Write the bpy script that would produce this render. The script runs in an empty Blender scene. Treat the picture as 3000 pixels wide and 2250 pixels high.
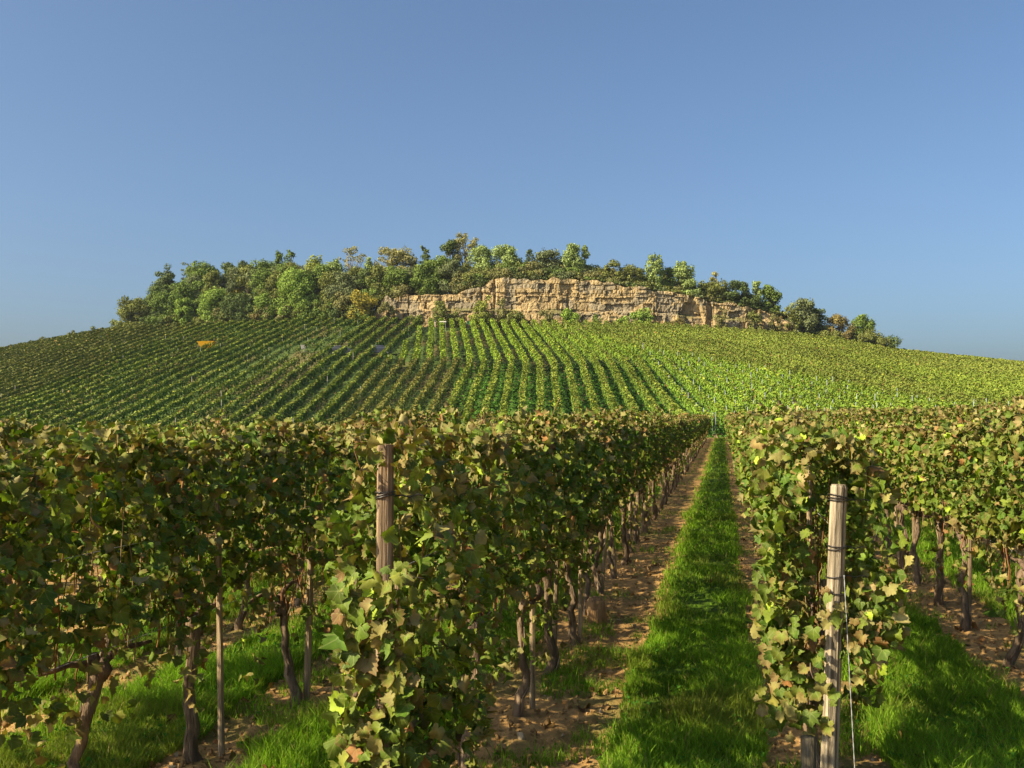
import bpy, math, random
import numpy as np
from mathutils import Vector, Matrix

SC = bpy.context.scene
COL = SC.collection
# ------------------------------------------------------------------ camera, sky, sun, exposure
F = 996.0; HV = 418.0; EYE = 1.9
cam = bpy.data.cameras.new('camera'); cam.lens = 35.0; cam.sensor_width = 36.0
cam.clip_start = 0.1; cam.clip_end = 5000
camo = bpy.data.objects.new('camera', cam); COL.objects.link(camo)
camo.location = (0, 0, EYE); camo.rotation_euler = (math.radians(90 + 1.95), 0, 0)
SC.camera = camo
SUN_EL = 36.5; SUN_AZ = 65.0          # light travels towards azimuth 65 deg (clockwise from +Y)
w = bpy.data.worlds.new('World'); SC.world = w; w.use_nodes = True
nt = w.node_tree; bg = nt.nodes['Background']
sky = nt.nodes.new('ShaderNodeTexSky'); sky.sky_type = 'NISHITA'; sky.sun_disc = False
sky.sun_elevation = math.radians(SUN_EL); sky.sun_rotation = math.radians(180 + SUN_AZ)
sky.altitude = 0; sky.air_density = 0.8; sky.dust_density = 3.5; sky.ozone_density = 5.0
tint = nt.nodes.new('ShaderNodeVectorMath'); tint.operation = 'MULTIPLY'; tint.inputs[1].default_value = (1.06, 1.10, 1.05)
nt.links.new(sky.outputs[0], tint.inputs[0]); nt.links.new(tint.outputs[0], bg.inputs[0]); bg.inputs[1].default_value = 0.079
sl = bpy.data.lights.new('sun', 'SUN'); sl.energy = 5.0; sl.angle = math.radians(0.6); sl.color = (1.0, 0.86, 0.58)
so = bpy.data.objects.new('sun', sl); COL.objects.link(so)
_e = math.radians(SUN_EL); _a = math.radians(SUN_AZ)
_d = Vector((math.sin(_a) * math.cos(_e), math.cos(_a) * math.cos(_e), -math.sin(_e)))
so.rotation_euler = _d.to_track_quat('-Z', 'Y').to_euler(); so.location = (-30, -10, 60)
SC.view_settings.view_transform = 'Standard'; SC.view_settings.look = 'None'
SC.view_settings.exposure = 1.08; SC.view_settings.gamma = 1.0
SC.cycles.max_bounces = 6; SC.cycles.diffuse_bounces = 3; SC.cycles.glossy_bounces = 2
SC.cycles.transmission_bounces = 4; SC.cycles.transparent_max_bounces = 8
SC.cycles.use_denoising = True

RNG = np.random.default_rng(7)
# ------------------------------------------------------------------ helpers
def hsh(ix, iy, seed):
    n = (ix.astype(np.int64) * 374761393 + iy.astype(np.int64) * 668265263 + seed * 1442695041) & 0xffffffff
    n = ((n ^ (n >> 13)) * 1274126177) & 0xffffffff
    return ((n ^ (n >> 16)) & 0xffffff) / float(0xffffff)
def vnoise(x, y, seed=0):
    x = np.asarray(x, float); y = np.asarray(y, float)
    ix = np.floor(x); iy = np.floor(y); fx = x - ix; fy = y - iy
    fx = fx * fx * (3 - 2 * fx); fy = fy * fy * (3 - 2 * fy)
    a = hsh(ix, iy, seed); b = hsh(ix + 1, iy, seed); c = hsh(ix, iy + 1, seed); d = hsh(ix + 1, iy + 1, seed)
    return (a * (1 - fx) + b * fx) * (1 - fy) + (c * (1 - fx) + d * fx) * fy
def fbm(x, y, seed=0, o=4):
    s = 0; a = 0.5; t = 0
    for i in range(o):
        s = s + a * vnoise(np.asarray(x) * 2 ** i, np.asarray(y) * 2 ** i, seed + i); t += a; a *= 0.5
    return s / t
def smooth(t):
    t = np.clip(t, 0, 1); return t * t * (3 - 2 * t)

def make_mesh(name, V, faces, mats=(), col=None, smooth_shade=False, mat_index=None, luv=None):
    """faces: list of (m,k) int arrays"""
    me = bpy.data.meshes.new(name)
    V = np.asarray(V, np.float32)
    faces = [np.asarray(f, np.int32) for f in faces if len(f)]
    nl = sum(f.size for f in faces); nf = sum(len(f) for f in faces)
    me.vertices.add(len(V)); me.vertices.foreach_set('co', V.ravel())
    me.loops.add(nl); me.loops.foreach_set('vertex_index', np.concatenate([f.ravel() for f in faces]))
    me.polygons.add(nf)
    sizes = np.concatenate([np.full(len(f), f.shape[1], np.int32) for f in faces])
    starts = np.concatenate([[0], np.cumsum(sizes)[:-1]]).astype(np.int32)
    me.polygons.foreach_set('loop_start', starts)
    me.polygons.foreach_set('use_smooth', np.full(nf, smooth_shade))
    for m in mats: me.materials.append(m)
    if mat_index is not None: me.polygons.foreach_set('material_index', np.asarray(mat_index, np.int32))
    if col is not None:
        at = me.color_attributes.new('Col', 'FLOAT_COLOR', 'POINT')
        c = np.ones((len(V), 4), np.float32); c[:, :3] = col
        at.data.foreach_set('color', c.ravel())
    if luv is not None:
        at = me.attributes.new('LUV', 'FLOAT_VECTOR', 'POINT'); at.data.foreach_set('vector', np.asarray(luv, np.float32).ravel())
    me.update(calc_edges=True)
    return me
def link(name, me, parent=None, loc=(0, 0, 0), rz=0.0):
    o = bpy.data.objects.new(name, me); COL.objects.link(o)
    o.location = loc; o.rotation_euler = (0, 0, rz)
    if parent is not None: o.parent = parent
    return o
def tag(o, label=None, cat=None, group=None, kind=None):
    if label: o['label'] = label
    if cat: o['category'] = cat
    if group: o['group'] = group
    if kind: o['kind'] = kind
    return o
ONES = ['', 'first', 'second', 'third', 'fourth', 'fifth', 'sixth', 'seventh', 'eighth', 'ninth', 'tenth', 'eleventh', 'twelfth',
        'thirteenth', 'fourteenth', 'fifteenth', 'sixteenth', 'seventeenth', 'eighteenth', 'nineteenth']
CARD = ['', 'one', 'two', 'three', 'four', 'five', 'six', 'seven', 'eight', 'nine']
TENS = ['', '', 'twenty', 'thirty', 'forty', 'fifty', 'sixty', 'seventy', 'eighty', 'ninety']
TENO = ['', '', 'twentieth', 'thirtieth', 'fortieth', 'fiftieth', 'sixtieth', 'seventieth', 'eightieth', 'ninetieth']
def ordw(n):
    if n < 20: return ONES[n]
    if n >= 100: return 'hundred-and-' + ordw(n - 100) if n > 100 else 'hundredth'
    return TENO[n // 10] if n % 10 == 0 else TENS[n // 10] + '-' + ONES[n % 10]

class Geo:
    """collects verts / faces / colours for one mesh"""
    def __init__(s): s.V = []; s.Fs = {}; s.C = []; s.U = []; s.n = 0
    def add(s, V, faces, col):
        V = np.asarray(V, float)
        for f in (faces if isinstance(faces, list) else [faces]):
            f = np.asarray(f)
            if len(f): s.Fs.setdefault(f.shape[1], []).append(f + s.n)
        c = np.zeros((len(V), 3)); c[:] = col; s.C.append(c); s.V.append(V); s.n += len(V); s.U.append(np.full((len(V), 3), 9.))
    def mesh(s, name, mats, smooth_shade=False):
        return make_mesh(name, np.concatenate(s.V), [np.concatenate(v) for v in s.Fs.values()], mats, np.concatenate(s.C), smooth_shade, luv=np.concatenate(s.U) if any(u is not None and u.min() < 5 for u in s.U) else None)

def tube(g, pts, rad, col, n=8, rough=0.0, seed=0, cap=True):
    pts = np.asarray(pts, float); m = len(pts); rad = np.broadcast_to(np.asarray(rad, float), (m,))
    d = np.gradient(pts, axis=0); d /= np.linalg.norm(d, axis=1)[:, None] + 1e-9
    up = np.array([0.31, 0.95, 0.05]) if abs(d[0][1]) < .8 else np.array([1., 0, 0.1])
    rs = np.random.default_rng(seed)
    ang = np.linspace(0, 2 * np.pi, n, endpoint=False)
    V = []
    lob = 1 + rough * rs.uniform(-1, 1, n)
    for i in range(m):
        a = np.cross(d[i], up); a /= np.linalg.norm(a) + 1e-9; b = np.cross(d[i], a)
        r = rad[i] * (lob + rough * 0.6 * rs.uniform(-1, 1, n))
        V.append(pts[i] + r[:, None] * (np.cos(ang)[:, None] * a + np.sin(ang)[:, None] * b))
    V = np.concatenate(V)
    i = np.arange(m - 1)[:, None] * n; j = np.arange(n)[None]; j2 = (j + 1) % n
    q = np.stack([i + j, i + j2, i + n + j2, i + n + j], -1).reshape(-1, 4)
    if cap:
        V = np.concatenate([V, pts[:1], pts[-1:]])
        t0 = np.stack([np.full(n, m * n), (np.arange(n) + 1) % n, np.arange(n)], -1)
        k = (m - 1) * n
        t1 = np.stack([np.full(n, m * n + 1), k + np.arange(n), k + (np.arange(n) + 1) % n], -1)
        g.add(V, [q, t0, t1], col)
    else: g.add(V, [q], col)
def box(g, c, s, col, rz=0.0):
    x, y, z = np.array(s) / 2
    V = np.array([[a, b, d] for d in (-z, z) for b in (-y, y) for a in (-x, x)])
    R = np.array([[math.cos(rz), -math.sin(rz), 0], [math.sin(rz), math.cos(rz), 0], [0, 0, 1]])
    Fc = [[0, 2, 3, 1], [4, 5, 7, 6], [0, 1, 5, 4], [2, 6, 7, 3], [0, 4, 6, 2], [1, 3, 7, 5]]
    g.add(V @ R.T + np.array(c), [np.array(Fc)], col)

# ------------------------------------------------------------------ materials
def new_mat(name):
    m = bpy.data.materials.new(name); m.use_nodes = True
    return m, m.node_tree, m.node_tree.nodes['Principled BSDF']
def N(nt, t, **kw):
    n = nt.nodes.new(t)
    for k, v in kw.items(): setattr(n, k, v)
    return n
def attr_mat(name, rough=0.9, spec=0.2, noise=0.0, nscale=10.0, bump=0.0, bscale=40.0, translucent=0.0, stretch=None, detail=4):
    m, nt, b = new_mat(name)
    a = N(nt, 'ShaderNodeAttribute', attribute_name='Col')
    src = a.outputs['Color']
    tc = N(nt, 'ShaderNodeTexCoord'); co = tc.outputs['Object']
    if stretch:
        mp = N(nt, 'ShaderNodeMapping'); mp.inputs['Scale'].default_value = stretch
        nt.links.new(co, mp.inputs[0]); co = mp.outputs[0]
    if noise:
        tn = N(nt, 'ShaderNodeTexNoise'); tn.inputs['Scale'].default_value = nscale; tn.inputs['Detail'].default_value = detail
        nt.links.new(co, tn.inputs['Vector'])
        mr = N(nt, 'ShaderNodeMapRange'); mr.inputs[1].default_value = 0.25; mr.inputs[2].default_value = 0.75
        mr.inputs[3].default_value = 1 - noise; mr.inputs[4].default_value = 1 + noise
        nt.links.new(tn.outputs[0], mr.inputs[0])
        mx = N(nt, 'ShaderNodeVectorMath', operation='SCALE'); nt.links.new(src, mx.inputs[0]); nt.links.new(mr.outputs[0], mx.inputs['Scale'])
        src = mx.outputs[0]
    nt.links.new(src, b.inputs['Base Color'])
    b.inputs['Roughness'].default_value = rough; b.inputs['Specular IOR Level'].default_value = spec
    if bump:
        bn = N(nt, 'ShaderNodeTexNoise'); bn.inputs['Scale'].default_value = bscale; bn.inputs['Detail'].default_value = 6
        nt.links.new(co, bn.inputs['Vector'])
        bp = N(nt, 'ShaderNodeBump'); bp.inputs['Strength'].default_value = bump; bp.inputs['Distance'].default_value = 0.02
        nt.links.new(bn.outputs[0], bp.inputs['Height']); nt.links.new(bp.outputs[0], b.inputs['Normal'])
    if translucent:
        out = nt.nodes['Material Output']
        tr = N(nt, 'ShaderNodeBsdfTranslucent'); 
        vm = N(nt, 'ShaderNodeVectorMath', operation='MULTIPLY'); vm.inputs[1].default_value = (1.15, 1.35, 0.35)
        nt.links.new(src, vm.inputs[0]); nt.links.new(vm.outputs[0], tr.inputs[0])
        ms = N(nt, 'ShaderNodeMixShader'); ms.inputs[0].default_value = translucent
        nt.links.new(b.outputs[0], ms.inputs[1]); nt.links.new(tr.outputs[0], ms.inputs[2]); nt.links.new(ms.outputs[0], out.inputs[0])
    return m
M_LEAF = attr_mat('vine_leaf', 0.62, 0.16, 0.32, 30.0, translucent=0.18)
def add_veins(m):
    nt = m.node_tree; L = nt.links.new; b = nt.nodes['Principled BSDF']; src = b.inputs['Base Color'].links[0].from_socket
    a = N(nt, 'ShaderNodeAttribute', attribute_name='LUV'); sp = N(nt, 'ShaderNodeSeparateXYZ'); L(a.outputs['Vector'], sp.inputs[0])
    def M(op, x, y=None):
        n = N(nt, 'ShaderNodeMath', operation=op)
        for i, v in enumerate((x, y)):
            if v is None: continue
            if isinstance(v, (int, float)): n.inputs[i].default_value = v
            else: L(v, n.inputs[i])
        return n.outputs[0]
    X = sp.outputs[0]; Y = M('ADD', sp.outputs[1], .38); th = M('ARCTAN2', X, Y); r = M('SQRT', M('ADD', M('MULTIPLY', X, X), M('MULTIPLY', Y, Y)))
    d = M('DIVIDE', M('MULTIPLY', r, M('ABSOLUTE', M('SINE', M('MULTIPLY', th, 3.6)))), 3.6)
    mr = N(nt, 'ShaderNodeMapRange'); L(d, mr.inputs[0]); mr.inputs[1].default_value = .012; mr.inputs[2].default_value = .05; mr.inputs[3].default_value = .42; mr.inputs[4].default_value = 0.0
    mx = N(nt, 'ShaderNodeMix', data_type='RGBA'); L(mr.outputs[0], mx.inputs[0]); L(src, mx.inputs[6]); mx.inputs[7].default_value = (.26, .27, .10, 1)
    L(mx.outputs[2], b.inputs['Base Color'])
M_VEIN = attr_mat('vine_leaf_veined', 0.62, 0.16, 0.32, 30.0, translucent=0.18); add_veins(M_VEIN)
M_FAR = attr_mat('distant_leaf', 0.8, 0.15, translucent=0.10)
M_TREE = attr_mat('tree_leaf', 0.8, 0.12, translucent=0.12)
M_BARK = attr_mat('bark', 0.95, 0.1, 0.55, 28.0, 1.0, 45.0, stretch=(1, 1, 0.18))
M_TWIG = attr_mat('cane_wood', 0.8, 0.2, 0.3, 20.0)
M_WOOD = attr_mat('weathered_wood', 0.9, 0.1, 0.60, 60.0, 1.0, 90.0, stretch=(1, 1, 0.06))
M_GRASS = attr_mat('grass_blade', 0.75, 0.10, translucent=0.42)
M_SOIL = attr_mat('soil', 0.95, 0.1, 0.35, 9.0, 1.0, 26.0, detail=10)
M_ROCK = attr_mat('limestone', 0.95, 0.1, 0.30, 1.3, 1.0, 3.0, detail=9)
M_PLAIN = attr_mat('painted_surface', 0.6, 0.3)
M_METAL = attr_mat('galvanised_metal', 0.45, 0.5)
M_WIRE = attr_mat('dark_wire', 0.4, 0.5)
M_CLOTH = attr_mat('cloth', 0.9, 0.1)

# ------------------------------------------------------------------ terrain
T_U = np.array([-500, -200, 0, 93, 116, 185, 300, 380, 463, 555, 648, 694, 787, 824, 856, 903, 1024, 1250, 1600.])
T_V = np.array([385, 362, 347, 329.5, 325.5, 322, 316.5, 315.5, 318, 319, 320.5, 323.5, 331, 334, 340, 349, 361.5, 378, 395.])
T_D = np.array([240, 240, 232, 222, 218, 210, 202, 198, 196, 195, 195, 196, 200, 202, 205, 210, 222, 235, 240.])
C_TOPX = np.array([800, 818, 832, 970, 985, 1045, 1062, 1180, 1280, 1400, 1500, 1600, 1690, 1702, 1730]) / 2.16
C_TOPV = np.array([682, 655, 640, 632, 632, 610, 601, 598, 602, 622, 640, 660, 682, 692, 700]) / 2.16
def U_of(x, y): return 512 + F * x / np.maximum(y, 1.0)
def dfoot(u): return np.interp(u, [0, 300, 540, 660, 720, 1024], [100, 98, 97, 92, 88, 90])
def zfoot(u): return np.interp(u, [-300, 0, 200, 400, 600, 800, 1024, 1300], [-2.2, -1.7, -1.1, -.5, -.1, .25, .6, .9])
def dtop(u): return np.interp(u, T_U, T_D)
def ztop(u):
    return EYE + (HV - np.interp(u, T_U, T_V)) / F * dtop(u) - 1.95
def cliff_h(u):
    y = dtop(u) + 3
    v = np.interp(u, C_TOPX, C_TOPV); z = EYE + (HV - v) / F * y
    h = z - ztop(u)
    return np.where((u > C_TOPX[0]) & (u < C_TOPX[-1]), np.clip(h, 0, 20), 0)
# ends of the wooded part of the ridge
def wood(u): return smooth((u - 96) / 40) * smooth((905 - u) / 30)
RA = math.atan(0.2108); RC, RS = math.cos(RA), math.sin(RA)     # foreground rows run at this angle
def row_sl(x, y): return x * RS + y * RC, x * RC - y * RS       # s along, l across
def row_xy(s, l): return s * RS + l * RC, s * RC - l * RS
def H(x, y):
    x = np.asarray(x, float); y = np.asarray(y, float)
    u = np.clip(U_of(x, np.maximum(y, 3)), -1500, 3000)
    df, zf, dt, zt = dfoot(u), zfoot(u), dtop(u), ztop(u)
    lat = x * RC - y * RS; w_ = smooth(np.clip(y / df, 0, 1))
    g_ = -0.75 * (1 - np.exp(-np.maximum(0, -lat - 2.2) * .055)) + .35 * (1 - np.exp(-np.maximum(0, lat - 1.3) * .07))
    near = zf * w_ + g_ * (1 - w_)
    t = np.clip((y - df) / (dt - df), 0, 1)
    # soft toe, then an even slope
    tt = np.where(t < .12, t * t / .24, t - .06) / .94
    hill = zf + (zt - zf) * tt
    hill = hill + 0.25 * (vnoise(x / 13, y / 13, 5) - .5) * smooth(t * 4) * smooth((1 - t) * 4)
    e = y - dt
    wd = wood(u)
    back_w = cliff_h(u) * smooth((e - 5.3) / 1.1) + 0.13 * np.clip(e - 7, 0, 26) - 0.06 * np.clip(e - 45, 0, 400)
    back_o = 0.0 * e - 0.02 * np.clip(e - 4, 0, 12) - 0.14 * np.clip(e - 16, 0, 250)
    back = zt + np.where(e > 0, wd * back_w + (1 - wd) * back_o, 0)
    z = np.where(y <= df, near, np.where(y <= dt, hill, back))
    return np.maximum(z, -14 + 0 * z)
L1, R1, L2, R2 = -1.27, 0.52, -2.84, 2.11
ROWS_L = [L1, L2] + [L2 - 1.62 * k for k in range(1, 34)]
ROWS_R = [R1, R2] + [R2 + 1.62 * k for k in range(1, 14)]
ALLROWS = sorted(ROWS_L + ROWS_R)
def strip_mask(x, y):
    """1 in the mown grass strip between rows, 0 on the bare soil"""
    s, l = row_sl(x, y)
    wob = 0.13 * (fbm(s * 1.3, l * 1.3, 11) - .5) * 2 + 0.10 * (vnoise(s * 5, l * 5, 12) - .5)
    m = np.zeros_like(l)
    A = np.array(ALLROWS)
    k = np.clip(np.searchsorted(A, l) - 1, 0, len(A) - 2)
    a = A[k]; b = A[k + 1]; fr = (l - a)
    lo = 0.34 * (b - a) / 1.62; hi = (b - a) - 0.30 * (b - a) / 1.62
    lo = np.where(np.abs(a - L1) < .01, 0.62, lo); hi = np.where(np.abs(a - L1) < .01, 1.50, hi)
    m = smooth((fr - lo + wob) / .06 + .5) * smooth((hi - fr + wob) / .06 + .5)
    m = np.where((l < A[0]) | (l > A[-1]), 1, m)
    return m
def micro(x, y):
    fade = smooth((16 - y) / 5) * smooth((y - 1) / 1)
    if not np.any(fade): return 0 * x
    soil = 1 - strip_mask(x, y)
    n = (fbm(x * 2.2, y * 2.2, 21, 3) - .5) * .09 + np.abs(fbm(x * 7, y * 7, 22, 4) - .5) * .10 + (vnoise(x * 18, y * 18, 24) - .5) * .018
    return fade * (soil * n + (1 - soil) * 0.03)

def ground():
    def axis(fine0, fine1, st, lo, hi, grow, cap):
        a = list(np.arange(fine0, fine1, st)); d = st; x = a[-1]
        while x < hi:
            d = min(d * grow, cap(x)); x += d; a.append(x)
        d = st; x = a[0]; b = []
        while x > lo:
            d = min(d * grow, cap(x)); x -= d; b.append(x)
        return np.array(b[::-1] + a)
    xs = axis(-4.2, 5.6, .04, -900, 900, 1.06, lambda x: 1.0 if abs(x) < 190 else 40)
    ys = axis(3.6, 11.5, .04, -300, 1600, 1.05, lambda y: 0.55 if 185 < y < 250 else (1.0 if y < 300 else 40))
    X, Y = np.meshgrid(xs, ys); Z = H(X, Y) + micro(X, Y)
    u = U_of(X, np.maximum(Y, 3)); e = Y - dtop(u)
    soil = np.array([.315, .188, .074]); n = fbm(X * .9, Y * .9, 31, 4)[..., None]
    c = soil * (0.7 + .6 * n) 
    gn = fbm(X * 1.7, Y * 1.7, 33, 4)
    gm = (smooth((gn - .56) / .1) * .55)[..., None]
    c = c * (1 - gm) + np.array([.075, .10, .025]) * gm
    hill = smooth((Y - dfoot(u)) / 3)[..., None]
    hg = np.array([.070, .105, .026]) * (0.7 + .6 * n)
    # central field: alternating bright green sown strips
    ctr = (smooth((u - 430) / 50) * smooth((760 - u) / 60))[..., None]
    ctr = ctr * (1 - .9 * smooth((Y - 139 + 9 * (vnoise(X * .3, Y * .3, 38) - .5)) / 7))[..., None]
    hg = hg * (1 - ctr) + ctr * np.array([.058, .120, .016]) * (.5 + 1.0 * fbm(X * 1.2, Y * .6, 35, 4)[..., None])
    hs = np.array([.16, .105, .05]) * (.7 + .6 * n)
    sm = smooth((fbm(X * .25, Y * .08, 36, 3) - .5) / .12)[..., None] * (1 - ctr)
    hc = hg * (1 - .6 * sm) + hs * .6 * sm
    c = c * (1 - hill) + hc * hill
    far = smooth(e / 2)[..., None]; c = c * (1 - far) + far * np.array([.09, .085, .035]) * (.6 + .8 * n)
    ny, nx = X.shape
    V = np.stack([X, Y, Z], -1).reshape(-1, 3)
    i = (np.arange(ny - 1)[:, None] * nx + np.arange(nx - 1)[None]).ravel()
    q = np.stack([i, i + 1, i + nx + 1, i + nx], -1)
    o = link('ground', make_mesh('ground', V, [q], [M_SOIL], c.reshape(-1, 3), True))
    tag(o, kind='structure')
ground()

# ------------------------------------------------------------------ leaves
def leaf_template(kind):
    if kind == 'hi':
        n = 34; th = np.linspace(-np.pi, np.pi, n, endpoint=False) + np.pi / n
        a = np.degrees(th)
        def lobe(c, w_, h): return h * np.exp(-((a - c) / w_) ** 2)
        r = 0.74 + lobe(0, 20, .28) + lobe(62, 18, .20) + lobe(-62, 18, .20) + lobe(120, 18, .14) + lobe(-120, 18, .14)
        r *= 1 - .62 * np.exp(-((np.abs(a) - 180) / 17) ** 2)
        r *= 1 + 0.045 * np.where(np.arange(n) % 2, 1, -1)
        out = np.stack([r * np.sin(th), r * np.cos(th)], -1)
        inner = out[::2] * .52
        P = np.concatenate([[[0, -.05]], inner, out]); m = len(inner)
        F3 = [[0, 1 + k, 1 + (k + 1) % m] for k in range(m)]
        for k in range(m):
            a0 = 1 + m + 2 * k; a1 = a0 + 1; a2 = 1 + m + (2 * k + 2) % n; i0 = 1 + k; i1 = 1 + (k + 1) % m
            F3 += [[i0, a0, a1], [i0, a1, i1], [i1, a1, a2]]
        rim = np.concatenate([[0], np.full(m, .25), np.ones(n)])
    elif kind == 'mid':
        a = np.radians([0, 32, 60, 92, 125, 160, 200, 235, 268, 300, 328]); r = np.array([1.02, .76, .94, .74, .86, .62, .62, .86, .74, .94, .76])
        out = np.stack([r * np.sin(a), r * np.cos(a)], -1); P = np.concatenate([[[0, -.05]], out]); n = len(out)
        F3 = [[0, 1 + k, 1 + (k + 1) % n] for k in range(n)]; rim = np.concatenate([[0], np.ones(n)])
    else:
        P = np.array([[0, .95], [.8, .25], [.55, -.7], [-.55, -.7], [-.8, .25], [0, -.1]]); F3 = [[5, 0, 1], [5, 1, 2], [5, 2, 3], [5, 3, 4], [5, 4, 0]]
        rim = np.array([1, 1, 1, 1, 1, 0.])
    P = np.asarray(P); F3 = np.array(F3)[:, ::-1]
    V = np.concatenate([P, np.zeros((len(P), 1))], 1)
    return V, F3, rim
TPL = {k: leaf_template(k) for k in ('hi', 'mid', 'low')}
def orient(nrm, tip):
    """rotation matrices with z = normal, y = tip direction projected"""
    z = nrm / (np.linalg.norm(nrm, axis=1)[:, None] + 1e-9)
    y = tip - (tip * z).sum(1)[:, None] * z; y /= np.linalg.norm(y, axis=1)[:, None] + 1e-9
    x = np.cross(y, z)
    return np.stack([x, y, z], -1)
def leaves(g, kind, pos, nrm, tip, size, col, rimcol, rs, curl=.62):
    T, F3, rim = TPL[kind]; n = len(pos); m = len(T)
    V = np.repeat(T[None], n, 0)
    V[:, :, 0] *= rs.uniform(.82, 1.1, n)[:, None]; V[:, :, 1] *= rs.uniform(.85, 1.12, n)[:, None]
    if kind == 'hi': V[:, 1:, :2] *= 1 + .07 * rs.standard_normal((n, m - 1, 1))
    r2 = V[:, :, 0] ** 2; y2 = V[:, :, 1] ** 2
    c1 = rs.normal(.15, curl, n)[:, None]; c2 = rs.normal(-.18, curl, n)[:, None]; c3 = rs.normal(0, curl * .8, n)[:, None]
    V[:, :, 2] = c1 * r2 + c2 * y2 + c3 * V[:, :, 0] * V[:, :, 1] + .05 * rs.standard_normal((n, m)) * rim[None]
    fold = np.abs(V[:, :, 0]) * rs.uniform(-.1, .55, n)[:, None]; V[:, :, 2] += fold
    R = orient(nrm, tip)
    V = np.einsum('nij,nmj->nmi', R, V * size[:, None, None]) + pos[:, None]
    C = col[:, None] * (1 - rim[None, :, None]) + (col * .35 + rimcol * .65)[:, None] * rim[None, :, None]
    Fc = (F3[None] + (np.arange(n) * m)[:, None, None]).reshape(-1, 3)
    g.add(V.reshape(-1, 3), [Fc], 0); g.C[-1] = np.clip(C.reshape(-1, 3), 0.004, 1)
    if kind == 'hi': g.U[-1] = np.tile(T, (n, 1))

GREEN = np.array([[.048, .100, .014], [.072, .125, .018], [.100, .145, .024], [.130, .155, .034], [.165, .165, .050]])
WARM = np.array([[.205, .180, .055], [.205, .152, .045], [.26, .120, .040], [.155, .088, .030], [.26, .22, .085]])
BROWN = np.array([.19, .10, .045])
def palette(rs, n, warm):
    """warm (n,) probability of autumn colour"""
    g_ = np.array([1.30, 1.18, .78]) * GREEN[np.clip((rs.normal(1.6, 1.1, n)), 0, 4).astype(int)] * rs.uniform(.8, 1.25, n)[:, None]
    w_ = 1.18 * WARM[rs.choice(5, n, p=[.45, .16, .07, .06, .26])] * rs.uniform(.7, 1.15, n)[:, None]
    isw = rs.random(n) < warm * .8
    c = np.where(isw[:, None], w_, g_)
    tint = rs.random(n) * warm * .6
    c = c * (1 - tint[:, None]) + np.array([.17, .155, .05]) * tint[:, None]
    rimc = np.where((rs.random(n) < .12 + .35 * warm)[:, None], BROWN * rs.uniform(.7, 1.3, n)[:, None], c)
    yg = rs.random(n) < .02
    c[yg] = [.30, .40, .03]; rimc[yg] = [.32, .42, .04]
    return c, rimc

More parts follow.
